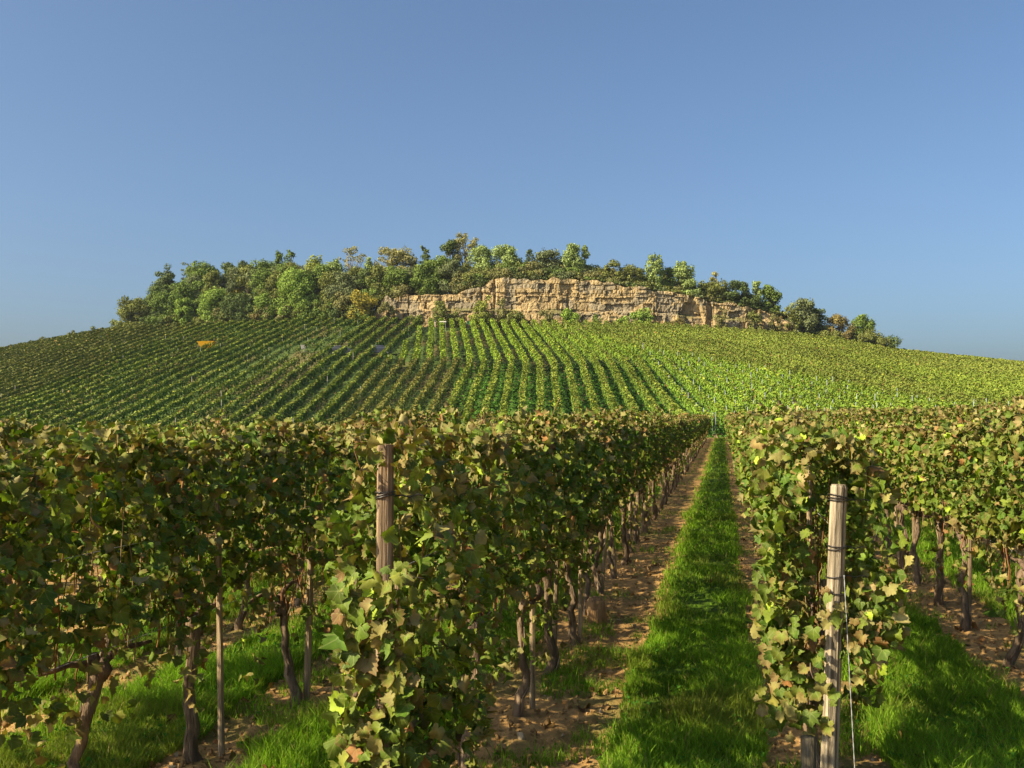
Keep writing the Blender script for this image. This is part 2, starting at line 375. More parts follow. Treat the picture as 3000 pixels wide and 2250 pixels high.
def canopy(g, rs, kind, nleaf, size, L=1.2, zlo=1.04, ztop=1.84, th=.26, low_frac=.15, zmin=.38, warm=1.0, shoots=True, x0=None):
    n = nleaf
    x = rs.uniform(-L / 2 - .06, L / 2 + .06, n) if x0 is None else rs.uniform(x0[0], x0[1], n)
    sd = rs.integers(0, 99999)
    region = rs.random(n)
    islow = region < low_frac; istop = region > .84
    z = np.where(islow, rs.uniform(zmin, zlo + .1, n), rs.uniform(zlo - .05, ztop, n))
    z = np.where(istop, ztop + rs.normal(0, .03, n), z)
    lump = (vnoise(x * 2.4 + sd, z * 2.4, sd % 97) - .5) * .26
    topl = (vnoise(x * 2.1 + sd, 0 * x, sd % 91) - .5) * .20
    z = np.where(z > ztop - .3, z + topl * (z - ztop + .3) / .3, z)
    # ragged lower fringe: keep hanging leaves only in clumps
    z = np.where(islow & (vnoise(x * 3.2 + sd, z * 2.0, sd % 89) < .50), rs.uniform(zlo, ztop - .1, n), z)
    side = np.where(rs.random(n) < .5, -1., 1.)
    tz = np.clip((z - .4) / .9, 0, 1)
    t_ = (th * (0.55 + .45 * tz) + lump) * np.where(z > ztop - .25, np.clip((ztop + .12 - z) / .37, .25, 1), 1)
    y = side * np.abs(t_) * rs.beta(4.5, 1.3, n)
    y = np.where(istop, rs.uniform(-1, 1, n) * th * .75, y)
    pos = np.stack([x, y, z], -1)
    nrm = np.stack([rs.normal(0, .55, n), side * rs.uniform(.35, 1.3, n), rs.normal(.30, .52, n)], -1)
    nrm[istop] = np.stack([rs.normal(0, .5, istop.sum()), rs.normal(0, .55, istop.sum()), rs.uniform(.3, 1, istop.sum())], -1)
    tip = np.stack([rs.normal(0, .55, n), side * .35 + rs.normal(0, .3, n), -1 + rs.normal(0, .3, n)], -1)
    tip[istop] = rs.normal(0, 1, (istop.sum(), 3)) + [0, 0, -.5]
    wv = np.where(z > ztop - .16, .62, np.where(z < zlo, .50, .22)) * warm
    wv = np.clip(wv + (vnoise(x * 3 + sd, z * 3, 77) - .5) * .35, 0.03, .95)
    c, rc = palette(rs, n, wv)
    sz = size * (.5 + .8 * rs.beta(1.6, 2.0, n)) * np.where(istop, .8, 1) * np.where(islow, .85, 1)
    gap = vnoise(x * 3.1 + sd, z * 2.6 + 3, sd % 83); K = ~((gap > .73) & (z < ztop - .2))      # see-through holes
    leaves(g, kind, pos[K], nrm[K], tip[K], sz[K], c[K], rc[K], rs)
    if shoots:
        for k in range(rs.integers(1, 4)):
            bx, by = rs.uniform(-L / 2, L / 2), rs.uniform(-.12, .12)
            if x0 is not None: bx = rs.uniform(*x0)
            hgt = rs.uniform(.03, .17) * rs.uniform(.5, 1) + (.10 if rs.random() < .12 else 0); dx, dy = rs.normal(0, .10, 2)
            m = int(4 + hgt * 34); tt = np.linspace(0, 1, m)
            P = np.stack([bx + dx * tt, by + dy * tt, ztop - .05 + (hgt + .05) * tt], -1)
            tube(g, P, .0028, [.22, .13, .06], n=3, cap=False)
            P = P + rs.normal(0, .03, P.shape); m = len(P)
            c, rc = palette(rs, m, np.full(m, .65))
            leaves(g, kind if kind != 'low' else 'low', P, rs.normal(0, .6, (m, 3)) + [0, -.3, .5], rs.normal(0, 1, (m, 3)) + [0, 0, -.6], size * rs.uniform(.4, .75, m), c, rc, rs)

def trunk_mesh(seed, far=False):
    rs = np.random.default_rng(seed); g = Geo()
    hgt = rs.uniform(.68, .85); m = 5 if far else 13
    t = np.linspace(0, 1, m)
    wob = np.cumsum(rs.normal(0, .016 * (2.2 if far else 1), (m, 2)), 0)
    lean = rs.normal(0, .05, 2)
    P = np.stack([wob[:, 0] + lean[0] * t, wob[:, 1] + lean[1] * t * .5, -.06 + (hgt + .06) * t], -1)
    r0 = rs.uniform(.023, .036)
    r = r0 * (1 - .30 * t) + .022 * np.exp(-t * 9) + .018 * np.exp(-((t - 1) / .12) ** 2)
    tube(g, P, r, np.array([.185, .130, .085]) * rs.uniform(.75, 1.2), n=5 if far else 12, rough=.2, seed=seed)
    if not far:                      # gnarled head, burl at the foot and loose bark strips
        for k in range(3):
            a = rs.uniform(0, 6.28); q = P[-1] + np.array([rs.normal(0, .025), rs.normal(0, .02), rs.normal(-.02, .03)])
            tube(g, [q - [0, 0, .05], q, q + [0, 0, .05]], [.018, rs.uniform(.03, .045), .014], [.13, .09, .065], n=7, rough=.3, seed=seed + k)
        for k in range(7):
            a = rs.uniform(0, 6.28); i = rs.integers(1, m - 3); d = np.array([math.cos(a), math.sin(a), 0])
            q = P[i:i + 3] + d * (r[i] * 1.05)
            q = q + np.array([[0, 0, 0], d * .006, d * rs.uniform(.0, .02)])
            tube(g, q, [.005, .007, .002], [.22, .16, .11], n=4, seed=k)
        for sgn in (-1, 1):          # short arms along the wire
            q = [P[-1]]
            for j in range(5): q.append(q[-1] + np.array([sgn * rs.uniform(.05, .11), rs.normal(0, .012), rs.uniform(-.01, .045) * (1 if j < 3 else -.3)]))
            tube(g, q, np.linspace(.022, .009, 6), [.15, .10, .07], n=7, rough=.2, seed=seed + 9)
    return g.mesh('trunk', [M_BARK], True), hgt
def cane_mesh(seed, hgt, far=False):
    rs = np.random.default_rng(seed + 500); g = Geo()
    for k in range(4 if far else 17):
        x = rs.uniform(-.5, .5); y = rs.normal(0, .05); z0 = hgt + rs.uniform(-.12, .06); z1 = rs.uniform(1.05, 1.7)
        m = 3 if far else 7; t = np.linspace(0, 1, m)
        P = np.stack([x + rs.normal(0, .05) * t + np.cumsum(rs.normal(0, .012, m)), y + rs.normal(0, .06) * t + np.cumsum(rs.normal(0, .010, m)), z0 + (z1 - z0) * t], -1)
        tube(g, P, np.linspace(.0045, .0025, m), np.array([[.26, .12, .05], [.25, .18, .09]][rs.integers(2)]) * rs.uniform(.6, 1.1), n=3 if far else 5, cap=False)
    return g.mesh('shoots', [M_TWIG], True)

def foliage_mesh(seed, kind, n, size, cap=None, **kw):
    g = Geo(); rs = np.random.default_rng(seed); canopy(g, rs, kind, n, size, **kw)
    if cap:            # leaves hanging round the end post
        for (xa, xb, ya, yb, za, zb_, m, wm) in cap:
            pos = np.stack([rs.uniform(xa, xb, m), rs.uniform(ya, yb, m), rs.uniform(za, zb_, m)], -1)
            nr = np.stack([-rs.uniform(.5, 1.2, m), rs.normal(.25, .4, m), rs.normal(.25, .35, m)], -1)
            c, rc = palette(rs, m, np.full(m, wm))
            leaves(g, kind, pos, nr, np.stack([rs.normal(0, .3, m), rs.normal(0, .5, m), -np.ones(m)], -1), size * rs.uniform(.6, 1.15, m), c, rc, rs)
    return g.mesh('foliage', [M_VEIN if kind == 'hi' else M_LEAF], True)
print('terrain done')
TR = [trunk_mesh(100 + i) for i in range(9)]; CN = [cane_mesh(i, TR[i][1]) for i in range(9)]
TRF = [trunk_mesh(200 + i, True) for i in range(3)]; CNF = [cane_mesh(20 + i, TRF[i][1], True) for i in range(3)]
F_HI = [foliage_mesh(10 + i, 'hi', 1450, .044, low_frac=.22) for i in range(8)]
F_MID = [foliage_mesh(40 + i, 'mid', 1000, .050, warm=1.0, low_frac=.10) for i in range(9)]
F_LOW = [foliage_mesh(70 + i, 'low', 520, .066, warm=1.1, low_frac=.09) for i in range(6)]
VG = 'grapevines of the foreground rows'
def vine(s, l, idx, rowname, near, sp=None, ordn=1):
    rs = random.Random(int(s * 100) * 131 + int((l + 100) * 10))
    x, y = row_xy(s, l); z = float(H(x, y))
    root = bpy.data.objects.new('grapevine', None); COL.objects.link(root); root.empty_display_size = .2
    root.location = (x, y, z); root.rotation_euler = (0, 0, math.pi / 2 - RA)
    if near < 2: k = rs.randrange(9); tm, cm = TR[k][0], CN[k]
    else: k = rs.randrange(3); tm, cm = TRF[k][0], CNF[k]
    fm = sp or (rs.choice(F_HI) if near == 0 else rs.choice(F_MID) if near == 1 else rs.choice(F_LOW))
    flip = rs.random() < .5
    for nm, me in (('trunk', tm), ('foliage', fm), ('shoots', CNF[0] if sp else cm)):
        o = bpy.data.objects.new(nm, me); COL.objects.link(o); o.parent = root
        if flip and sp is None: o.rotation_euler = (0, 0, math.pi)
    hs = 1.0 + (rs.random() - .5) * .075 - (0 if l != L2 else .07 if s < 5 else .03 if s < 8 else 0)
    root.scale = (1, 1, hs if sp is None else 1)
    tag(root, f'gnarled grapevine, {ordw(ordn)} from the front in the {rowname}', 'grapevine', VG)
    return root
INV = [(L1, 'row just left of the grass aisle', 3.95, 70), (R1, 'row just right of the grass aisle', 5.35, 66),
       (L2, 'second row left of the aisle', 2.9, 52), (R2, 'second row right of the aisle', 6.0, 50),
       (L2 - 1.62, 'third row left of the aisle', 3.2, 24), (R2 + 1.62, 'third row right of the aisle', 8.5, 24)]
SPC = 1.13; S_END = 88.0
done = {}
for l, nm, s0, cnt in INV:
    rs = random.Random(int(l * 100)); s = s0; k = 0
    while k < cnt and s < S_END:
        x, y = row_xy(s, l); near = 0 if y < 9.5 else 1 if y < 30 else 2
        sp = None
        if l == L1 and k == 0:
            sp = foliage_mesh(901, 'hi', 1350, .044, L=1.2, zmin=.18, zlo=.55, low_frac=.34, th=.22, ztop=1.72, warm=.9, x0=(-.34, .62),
                              cap=[(-.50, -.34, -.18, .10, .15, 1.36, 370, .34), (-.34, .1, -.24, .12, .15, .9, 140, .4)])
        if l == R1 and k == 0:
            sp = foliage_mesh(902, 'hi', 1700, .044, L=1.2, zmin=.40, zlo=.75, low_frac=.30, th=.28, ztop=1.79, warm=.8, x0=(-.40, .62),
                              cap=[(-.24, -.02, .08, .36, .35, 1.80, 200, .35), (-.46, -.34, -.22, .06, .66, 1.08, 70, .5), (-.40, -.2, -.34, -.1, .8, 1.15, 36, .5), (-.5, -.2, .0, .3, .35, .9, 60, .4)])
        vine(s + rs.uniform(-.08, .08), l, k, nm, near, sp, k + 1); k += 1; s += SPC
    done[l] = s
# everything farther off in the foreground field: one uncountable mass of vines
def far_vines():
    tmpl = []
    for i in range(12):     # six coarse clumps for the distance, six fine ones for the near end
        rs = np.random.default_rng(300 + i); g = Geo(); canopy(g, rs, 'low', *((105, .135) if i < 6 else (430, .068)), warm=1.3, shoots=False, low_frac=.12)
        tmpl.append((np.concatenate(g.V), np.concatenate(g.Fs[3]), np.concatenate(g.C)))
    G = Geo(); rs = np.random.default_rng(5); a = math.pi / 2 - RA; ca, sa = math.cos(a), math.sin(a)
    for l in ALLROWS:
        s = done.get(l, 3.5)
        while s < S_END:
            x, y = row_xy(s, l); u = 512 + F * x / max(y, .5)
            if y > 2 and -90 < u < 1110:
                V, Fc, C = tmpl[rs.integers(6) + (6 if y < 26 else 0)]; z = float(H(x, y)); f = rs.choice([-1, 1])
                Vx = V[:, 0] * f; Vy = V[:, 1] * f
                G.add(np.stack([x + Vx * ca - Vy * sa, y + Vx * sa + Vy * ca, z + V[:, 2] * rs.uniform(.97, 1.05)], -1), [Fc], 0); G.C[-1] = C * rs.uniform(.85, 1.15)
            s += SPC
    o = link('vine_foliage', G.mesh('vine_foliage', [M_LEAF]))
    tag(o, 'massed brownish green vine tops filling the rest of the foreground field', 'vines', kind='stuff')
far_vines()
print('vines done')

# ------------------------------------------------------------------ wooden stakes, end posts, wires
def stake_mesh(seed, h, r, flat=False):
    rs = np.random.default_rng(seed); g = Geo(); m = 7; t = np.linspace(0, 1, m)
    P = np.stack([rs.normal(0, .012) * t, rs.normal(0, .02) * t, -.1 + (h + .1) * t], -1)
    tube(g, P, r * (1 - .1 * t), np.array([.32, .235, .145]) * rs.uniform(.6, 1.1), n=9, rough=.05, seed=seed)
    return g.mesh('stake', [M_WOOD], False)
STK = [stake_mesh(i, h, r) for i, (h, r) in enumerate([(1.5, .021), (1.25, .024), (1.7, .02), (1.05, .026), (1.6, .019)])]
for l, nm, s0, cnt in INV[:4]:
    rs = random.Random(int(l * 77) + 3)
    for k in range(24 if l in (L1, R1) else 14):
        s = s0 + SPC * k + rs.uniform(.08, .2); ll = l + rs.uniform(-.05, .07)
        if (l == L1 and k == 0) or rs.random() < .12: continue
        x, y = row_xy(s, ll); o = link('wooden_stake', rs.choice(STK), None, (x, y, float(H(x, y))), rs.uniform(0, 6))
        o.rotation_euler = (rs.gauss(0, .03), rs.gauss(0, .03), rs.uniform(0, 6))
        tag(o, f'weathered wooden stake beside the {ordw(k + 1)} grapevine in the {nm}', 'stake', 'wooden stakes among the foreground vines')

def post(s, l, h, r, lean, label, wraps, seed, colr):
    x, y = row_xy(s, l); z = float(H(x, y)); rs = np.random.default_rng(seed); g = Geo()
    root = bpy.data.objects.new('end_post', None); COL.objects.link(root); root.location = (x, y, z); root.rotation_euler = (0, lean, 0)
    m = 26; n = 28; t = np.linspace(0, 1, m); ang = np.linspace(0, 2 * np.pi, n, endpoint=False)
    V = []
    groove = 1 - .07 * (rs.random(n) < .22)
    for i in range(m):
        zz = -.2 + (h + .2) * t[i]; rr = r * (1.04 - .08 * t[i]) * groove * (1 + .008 * rs.standard_normal(n))
        if i == m - 1: rr = rr * .86
        V.append(np.stack([rr * np.cos(ang), rr * np.sin(ang), np.full(n, zz if i < m - 1 else h)], -1))
        if i == m - 2: V[-1][:, 2] = h - .012
    V = np.concatenate(V + [np.array([[0, 0, h + .002]])])
    i = np.arange(m - 1)[:, None] * n; j = np.arange(n)[None]; j2 = (j + 1) % n
    q = np.stack([i + j, i + j2, i + n + j2, i + n + j], -1).reshape(-1, 4)
    k = (m - 1) * n; cap = np.stack([k + np.arange(n), k + (np.arange(n) + 1) % n, np.full(n, m * n)], -1)
    g.add(V, [q, cap], colr)
    cc = np.tile(np.clip(rs.normal(1, .16, n), .6, 1.35) * np.where(groove < 1, .35, 1), m) * (1 + .18 * (vnoise(np.repeat(np.arange(m) * .6, n), np.tile(np.arange(n) * .4, m), 3) - .5))
    g.C[-1][:-1] *= cc[:, None]; g.C[-1][-n - 1:] *= .8
    link('post_shaft', g.mesh('post_shaft', [M_WOOD], False), root)
    for zc, nw in wraps:
        gw = Geo()
        for c in range(nw):
            a = np.linspace(0, 2 * np.pi, 25); tilt = rs.normal(0, .007); ph = rs.uniform(0, 6)
            P = np.stack([(r * 1.03 + .003) * np.cos(a), (r * 1.03 + .003) * np.sin(a), zc + c * .009 + tilt * np.cos(a + ph)], -1)
            tube(gw, P, .0032, [.03, .025, .022], n=5, cap=False)
        P = np.stack([np.linspace(r, r + .12, 5), np.full(5, .02), zc + .004 * np.array([0, 1, -1, 2, 0])], -1); tube(gw, P, .003, [.03, .025, .022], n=5)
        link('wire_tie', gw.mesh('wire_tie', [M_WIRE], True), root)
    tag(root, label, 'post', 'wooden end posts of the rows')
    return root
post(3.66, L1, 1.80, .0335, 0.0, 'tall brown round end post with wire wraps at the head of the left row', [(1.60, 3), (1.28, 1)], 3, [.235, .165, .105])
post(5.07, R1 - .035, 1.575, .041, .045, 'pale grey round end post with wire wraps at the head of the right row', [(1.50, 3), (1.27, 2), (1.13, 1), (1.05, 1)], 5, [.33, .27, .19])
def straight(name, p0, p1, r, col, mat, label, cat, sag=0, nseg=2, group=None, braid=False):
    g = Geo(); t = np.linspace(0, 1, nseg)[:, None]; P = np.array(p0) * (1 - t) + np.array(p1) * t
    P[:, 2] -= sag * 4 * (t * (1 - t))[:, 0]
    P -= np.array(p0)
    if braid:
        for ph in (0, math.pi):
            Q = P.copy(); Q[:, 0] += r * .8 * np.cos(np.arange(nseg) * 1.2 + ph); Q[:, 1] += r * .8 * np.sin(np.arange(nseg) * 1.2 + ph); tube(g, Q, r, col, n=5)
    else: tube(g, P, r, col, n=6)
    o = link(name, g.mesh(name, [mat], True), None, tuple(p0)); tag(o, label, cat, group); return o
px, py = 1.585, 4.78
straight('cord', (px, py, 1.15), (px + .03, py - .06, .02), .0016, [.30, .30, .29], M_CLOTH, 'white twisted anchor cord hanging down beside the pale right end post', 'cord', nseg=60, braid=True)
straight('anchor_stake', (1.375, 4.66, -.1), (1.375, 4.68, .42), .034, [.12, .10, .065], M_WOOD, 'short thick wooden stump stake at the foot of the right end post', 'stake')
for l, s0, nm in ((L1, 3.66, 'left'), (R1, 5.1, 'right'), (L2, 3.0, 'outer left'), (R2, 6.0, 'outer right')):
    for zc, wh in ((1.32, 'upper'), (.86, 'lower')):
        x0, y0 = row_xy(s0, l + .045); x1, y1 = row_xy(60, l + .045)
        straight('trellis_wire', (x0, y0, zc + float(H(x0, y0))), (x1, y1, zc + float(H(x1, y1))), .0016, [.25, .25, .25], M_METAL,
                 f'thin {wh} trellis wire stretched along the {nm} foreground row', 'wire', nseg=30, sag=.01, group='trellis wires')
x0, y0 = row_xy(S_END + .4, -.55)
straight('metal_stake', (x0, y0, float(H(x0, y0))), (x0, y0, float(H(x0, y0)) + 2.3), .03, [.16, .18, .20], M_METAL, 'grey metal stake at the far end of the grass aisle', 'stake')
# a fallen wooden block leaning at the base of the left row
x, y = row_xy(9.2, L1 + .12); g = Geo(); rs = np.random.default_rng(9)
tube(g, [[0, 0, -.05], [.01, 0, .08], [0, .01, .2], [.0, 0, .235]], [.10, .088, .085, .055], [.26, .155, .075], n=12, rough=.16, seed=4)
tag(link('old_stump', g.mesh('old_stump', [M_BARK], True), None, (x, y, float(H(x, y)))), 'sawn-off reddish vine stump beside the left row at the soil strip', 'stump')

# ------------------------------------------------------------------ grass, soil clods, litter
def grass():
    rs = np.random.default_rng(12); G = Geo()
    P = []
    def scatter(n, y0, y1, pw=1.0):
        yy = y0 + (y1 - y0) * rs.random(n) ** pw; uu = rs.uniform(-30, 1054, n); return np.stack([(uu - 512) / F * yy, yy], -1)
    pts = np.concatenate([scatter(330000, 3.9, 9.0, .8), scatter(230000, 9.0, 20, 1.0), scatter(230000, 20, 88, 1.5)])
    x, y = pts.T; s, l = row_sl(x, y)
    keep = (l > L2 - 4.0) & (l < R2 + 4.5)
    m = strip_mask(x, y); cl = fbm(x * 2.6, y * 2.6, 55, 3)
    stray = (cl > .60) & (rs.random(len(x)) < .28)
    keep &= ((m > .35) & (cl > .22)) | stray
    x, y, m, cl, stray = x[keep], y[keep], m[keep], cl[keep], stray[keep]; n = len(x)
    z = H(x, y) + micro(x, y) - .005
    a = rs.uniform(0, 6.28, n); wdt = np.maximum(.0026, y * .00030) * rs.uniform(.7, 1.3, n)
    h = (.045 + .13 * np.clip(cl - .3, 0, .5) * 1.6) * rs.uniform(.5, 1.35, n) * np.where(m < .35, .6, 1)
    h += np.where(rs.random(n) < .03, .07, 0)
    b = rs.uniform(0, 6.28, n); ln = h * rs.uniform(.15, .9, n)
    dx, dy = np.cos(a) * wdt, np.sin(a) * wdt; bx, by = np.cos(b) * ln, np.sin(b) * ln
    V = np.stack([np.stack([x - dx, y - dy, z], -1), np.stack([x + dx, y + dy, z], -1),
                  np.stack([x + dx * .8 + bx * .35, y + dy * .8 + by * .35, z + h * .6], -1), np.stack([x - dx * .8 + bx * .35, y - dy * .8 + by * .35, z + h * .6], -1),
                  np.stack([x + bx, y + by, z + h], -1)], 1)
    base = (np.arange(n) * 5)[:, None]
    q = base + np.array([[0, 1, 2, 3]]); t = base + np.array([[3, 2, 4]])
    c = np.array([.150, .255, .020]) * rs.uniform(.6, 1.5, n)[:, None] 
    c = c * (.75 + .6 * vnoise(x * 1.1, y * 1.1, 57))[:, None]
    dp = smooth((fbm(x * .8, y * .8, 58, 3) - .54) / .12)[:, None] * .45; c = c * (1 - dp) + np.array([.24, .22, .05]) * dp
    dry = rs.random(n) < .07; c[dry] = [.27, .22, .08]
    C = np.repeat(c[:, None], 5, 1)
    G.add(V.reshape(-1, 3), [q, t], 0); G.C[-1] = C.reshape(-1, 3)
    # broad-leaved weeds and clover
    k = rs.choice(n, 9000, replace=False); k = k[y[k] < 16]; m_ = len(k)
    pos = np.stack([x[k], y[k], z[k] + rs.uniform(.02, .07, m_)], -1)
    cc = np.array([.07, .19, .02]) * rs.uniform(.7, 1.3, m_)[:, None]
    leaves(G, 'low', pos, rs.normal(0, .35, (m_, 3)) + [0, 0, 1], rs.normal(0, 1, (m_, 3)), rs.uniform(.010, .022, m_), cc, cc, rs)
    # turf below the blades, following the ground
    for k in range(len(ALLROWS) - 1):
        a_, b_ = ALLROWS[k], ALLROWS[k + 1]
        if b_ < L2 - 4 or a_ > R2 + 3: continue
        lo, hi = (a_ + .62, a_ + 1.50) if abs(a_ - L1) < .01 else (a_ + .34, b_ - .30)
        S = np.concatenate([np.arange(2.5, 14, .07), np.arange(14, S_END, .35)]); m2 = 9
        edge = .13 * (fbm(S * 2.1, S * 0 + k, 61) - .5) * 2; edge2 = .13 * (fbm(S * 2.1, S * 0 + k + 50, 62) - .5) * 2
        T = np.linspace(0, 1, m2)[None]; Lr = (lo + edge)[:, None] * (1 - T) + (hi + edge2)[:, None] * T
        X, Y = row_xy(S[:, None] + 0 * Lr, Lr)
        Z = H(X, Y) + np.maximum(micro(X, Y), 0) + .006 + .018 * np.sin(T * np.pi) - .03 * ((T < .01) | (T > .99))
        i = (np.arange(len(S) - 1)[:, None] * m2 + np.arange(m2 - 1)[None]).ravel()
        cn = (.4 + .8 * fbm(X * 6, Y * 6, 63, 3))[..., None] * np.array([.105, .185, .020])
        G.add(np.stack([X, Y, Z], -1).reshape(-1, 3), [np.stack([i, i + m2, i + m2 + 1, i + 1], -1)], 0); G.C[-1] = cn.reshape(-1, 3)
    o = link('grass', G.mesh('grass', [M_GRASS]))
    tag(o, 'lush green grass strips mown between the foreground vine rows', 'grass', kind='stuff')
grass()
def litter():
    rs = np.random.default_rng(31)
    ico = np.array([[0, 0, 1], [.89, 0, .45], [.28, .85, .45], [-.72, .53, .45], [-.72, -.53, .45], [.28, -.85, .45],
                    [.72, .53, -.45], [-.28, .85, -.45], [-.89, 0, -.45], [-.28, -.85, -.45], [.72, -.53, -.45], [0, 0, -1.]])
    IF = np.array([[0, 1, 2], [0, 2, 3], [0, 3, 4], [0, 4, 5], [0, 5, 1], [1, 6, 2], [2, 7, 3], [3, 8, 4], [4, 9, 5], [5, 10, 1],
                   [6, 7, 2], [7, 8, 3], [8, 9, 4], [9, 10, 5], [10, 6, 1], [11, 7, 6], [11, 8, 7], [11, 9, 8], [11, 10, 9], [11, 6, 10]])
    n = 26000; yy = 3.9 + 14 * rs.random(n) ** 1.2; x = (rs.uniform(-20, 1044, n) - 512) / F * yy
    m = strip_mask(x, yy); k = m < .3; x, y = x[k], yy[k]; n = len(x)
    sz = .004 + .020 * rs.random(n) ** 5 + .004 * rs.random(n)
    V = ico[None] * sz[:, None, None] * (1 + .3 * rs.standard_normal((n, 12, 1))) * rs.uniform(.6, 1.3, (n, 1, 3))
    z = H(x, y) + micro(x, y) + sz * .3
    V = V + np.stack([x, y, z], -1)[:, None]
    G = Geo(); G.add(V.reshape(-1, 3), [(IF[None] + (np.arange(n) * 12)[:, None, None]).reshape(-1, 3)], 0)
    c = np.array([.315, .190, .080]) * rs.uniform(.6, 1.25, n)[:, None]; st = rs.random(n) < .03; c[st] = [.36, .28, .18]
    G.C[-1] = np.repeat(c, 12, 0)
    tag(link('soil_clods', G.mesh('soil_clods', [M_SOIL])), 'loose reddish soil clods and pebbles along the vine rows', 'soil clods', kind='stuff')
    G = Geo(); n = 1500; yy = 3.9 + 14 * rs.random(n); x = (rs.uniform(-20, 1044, n) - 512) / F * yy
    pos = np.stack([x, yy, H(x, yy) + micro(x, yy) + .018 + .03 * strip_mask(x, yy)], -1)
    keep = rs.random(n) < np.where(strip_mask(x, yy) > .5, .12, .6); pos = pos[keep]; n = len(pos)
    c = WARM[rs.choice([1, 2, 3], n)] * rs.uniform(.6, 1.1, n)[:, None]
    leaves(G, 'mid', pos, rs.normal(0, .5, (n, 3)) + [0, 0, 1], rs.normal(0, 1, (n, 3)), rs.uniform(.02, .05, n), c, c * .8, rs, curl=.7)
    for k in range(420):       # straw and prunings
        y0 = rs.uniform(4, 12); x0 = (rs.uniform(0, 1024) - 512) / F * y0
        if float(strip_mask(np.array([x0]), np.array([y0]))[0]) > .4: continue
        a = rs.uniform(0, 6.28); ln = rs.uniform(.03, .16); t = np.linspace(-1, 1, 3)
        X, Y = x0 + t * ln * math.cos(a), y0 + t * ln * math.sin(a)
        tube(G, np.stack([X, Y, H(X, Y) + micro(X, Y) + .010], -1), .0022, np.array([.38, .26, .12]) * rs.uniform(.6, 1.1), n=4, cap=False)
    tag(link('leaf_litter', G.mesh('leaf_litter', [M_LEAF])), 'dry brown leaves and straw scattered on the ground', 'leaf litter', kind='stuff')
litter()
print('ground cover done')

# ------------------------------------------------------------------ hillside vine rows
HA = math.radians(1.6); HC, HS = math.cos(HA), math.sin(HA)
def hill_xy(s, c): return s * HS + c * HC, s * HC - c * HS
def hill_pts(c, s):
    """plan position of a point s metres out along hill row c; the upper rows bend"""
    x, y = hill_xy(s, c)
    over = np.clip(s - (144 + 0 * c), 0, None)
    bend = np.where(c > -23, -math.tan(math.radians(6.0)), math.tan(math.radians(np.clip((-23 - c) * .12, 0, 3.0))))
    return x + over * bend, y
OBST = []       # (x, y, radius): clearings kept for vehicles and people
FIELDS = {
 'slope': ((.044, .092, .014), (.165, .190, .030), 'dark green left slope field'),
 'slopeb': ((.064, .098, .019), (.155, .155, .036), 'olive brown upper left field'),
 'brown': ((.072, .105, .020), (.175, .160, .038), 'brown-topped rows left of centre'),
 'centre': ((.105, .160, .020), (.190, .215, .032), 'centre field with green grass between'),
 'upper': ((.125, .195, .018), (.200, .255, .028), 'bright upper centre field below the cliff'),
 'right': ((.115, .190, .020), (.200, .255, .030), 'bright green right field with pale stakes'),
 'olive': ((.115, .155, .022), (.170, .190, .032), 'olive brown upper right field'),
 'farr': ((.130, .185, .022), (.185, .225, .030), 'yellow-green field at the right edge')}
for k, v in FIELDS.items(): FIELDS[k] = (np.array(v[0]), np.array(v[1]), v[2])
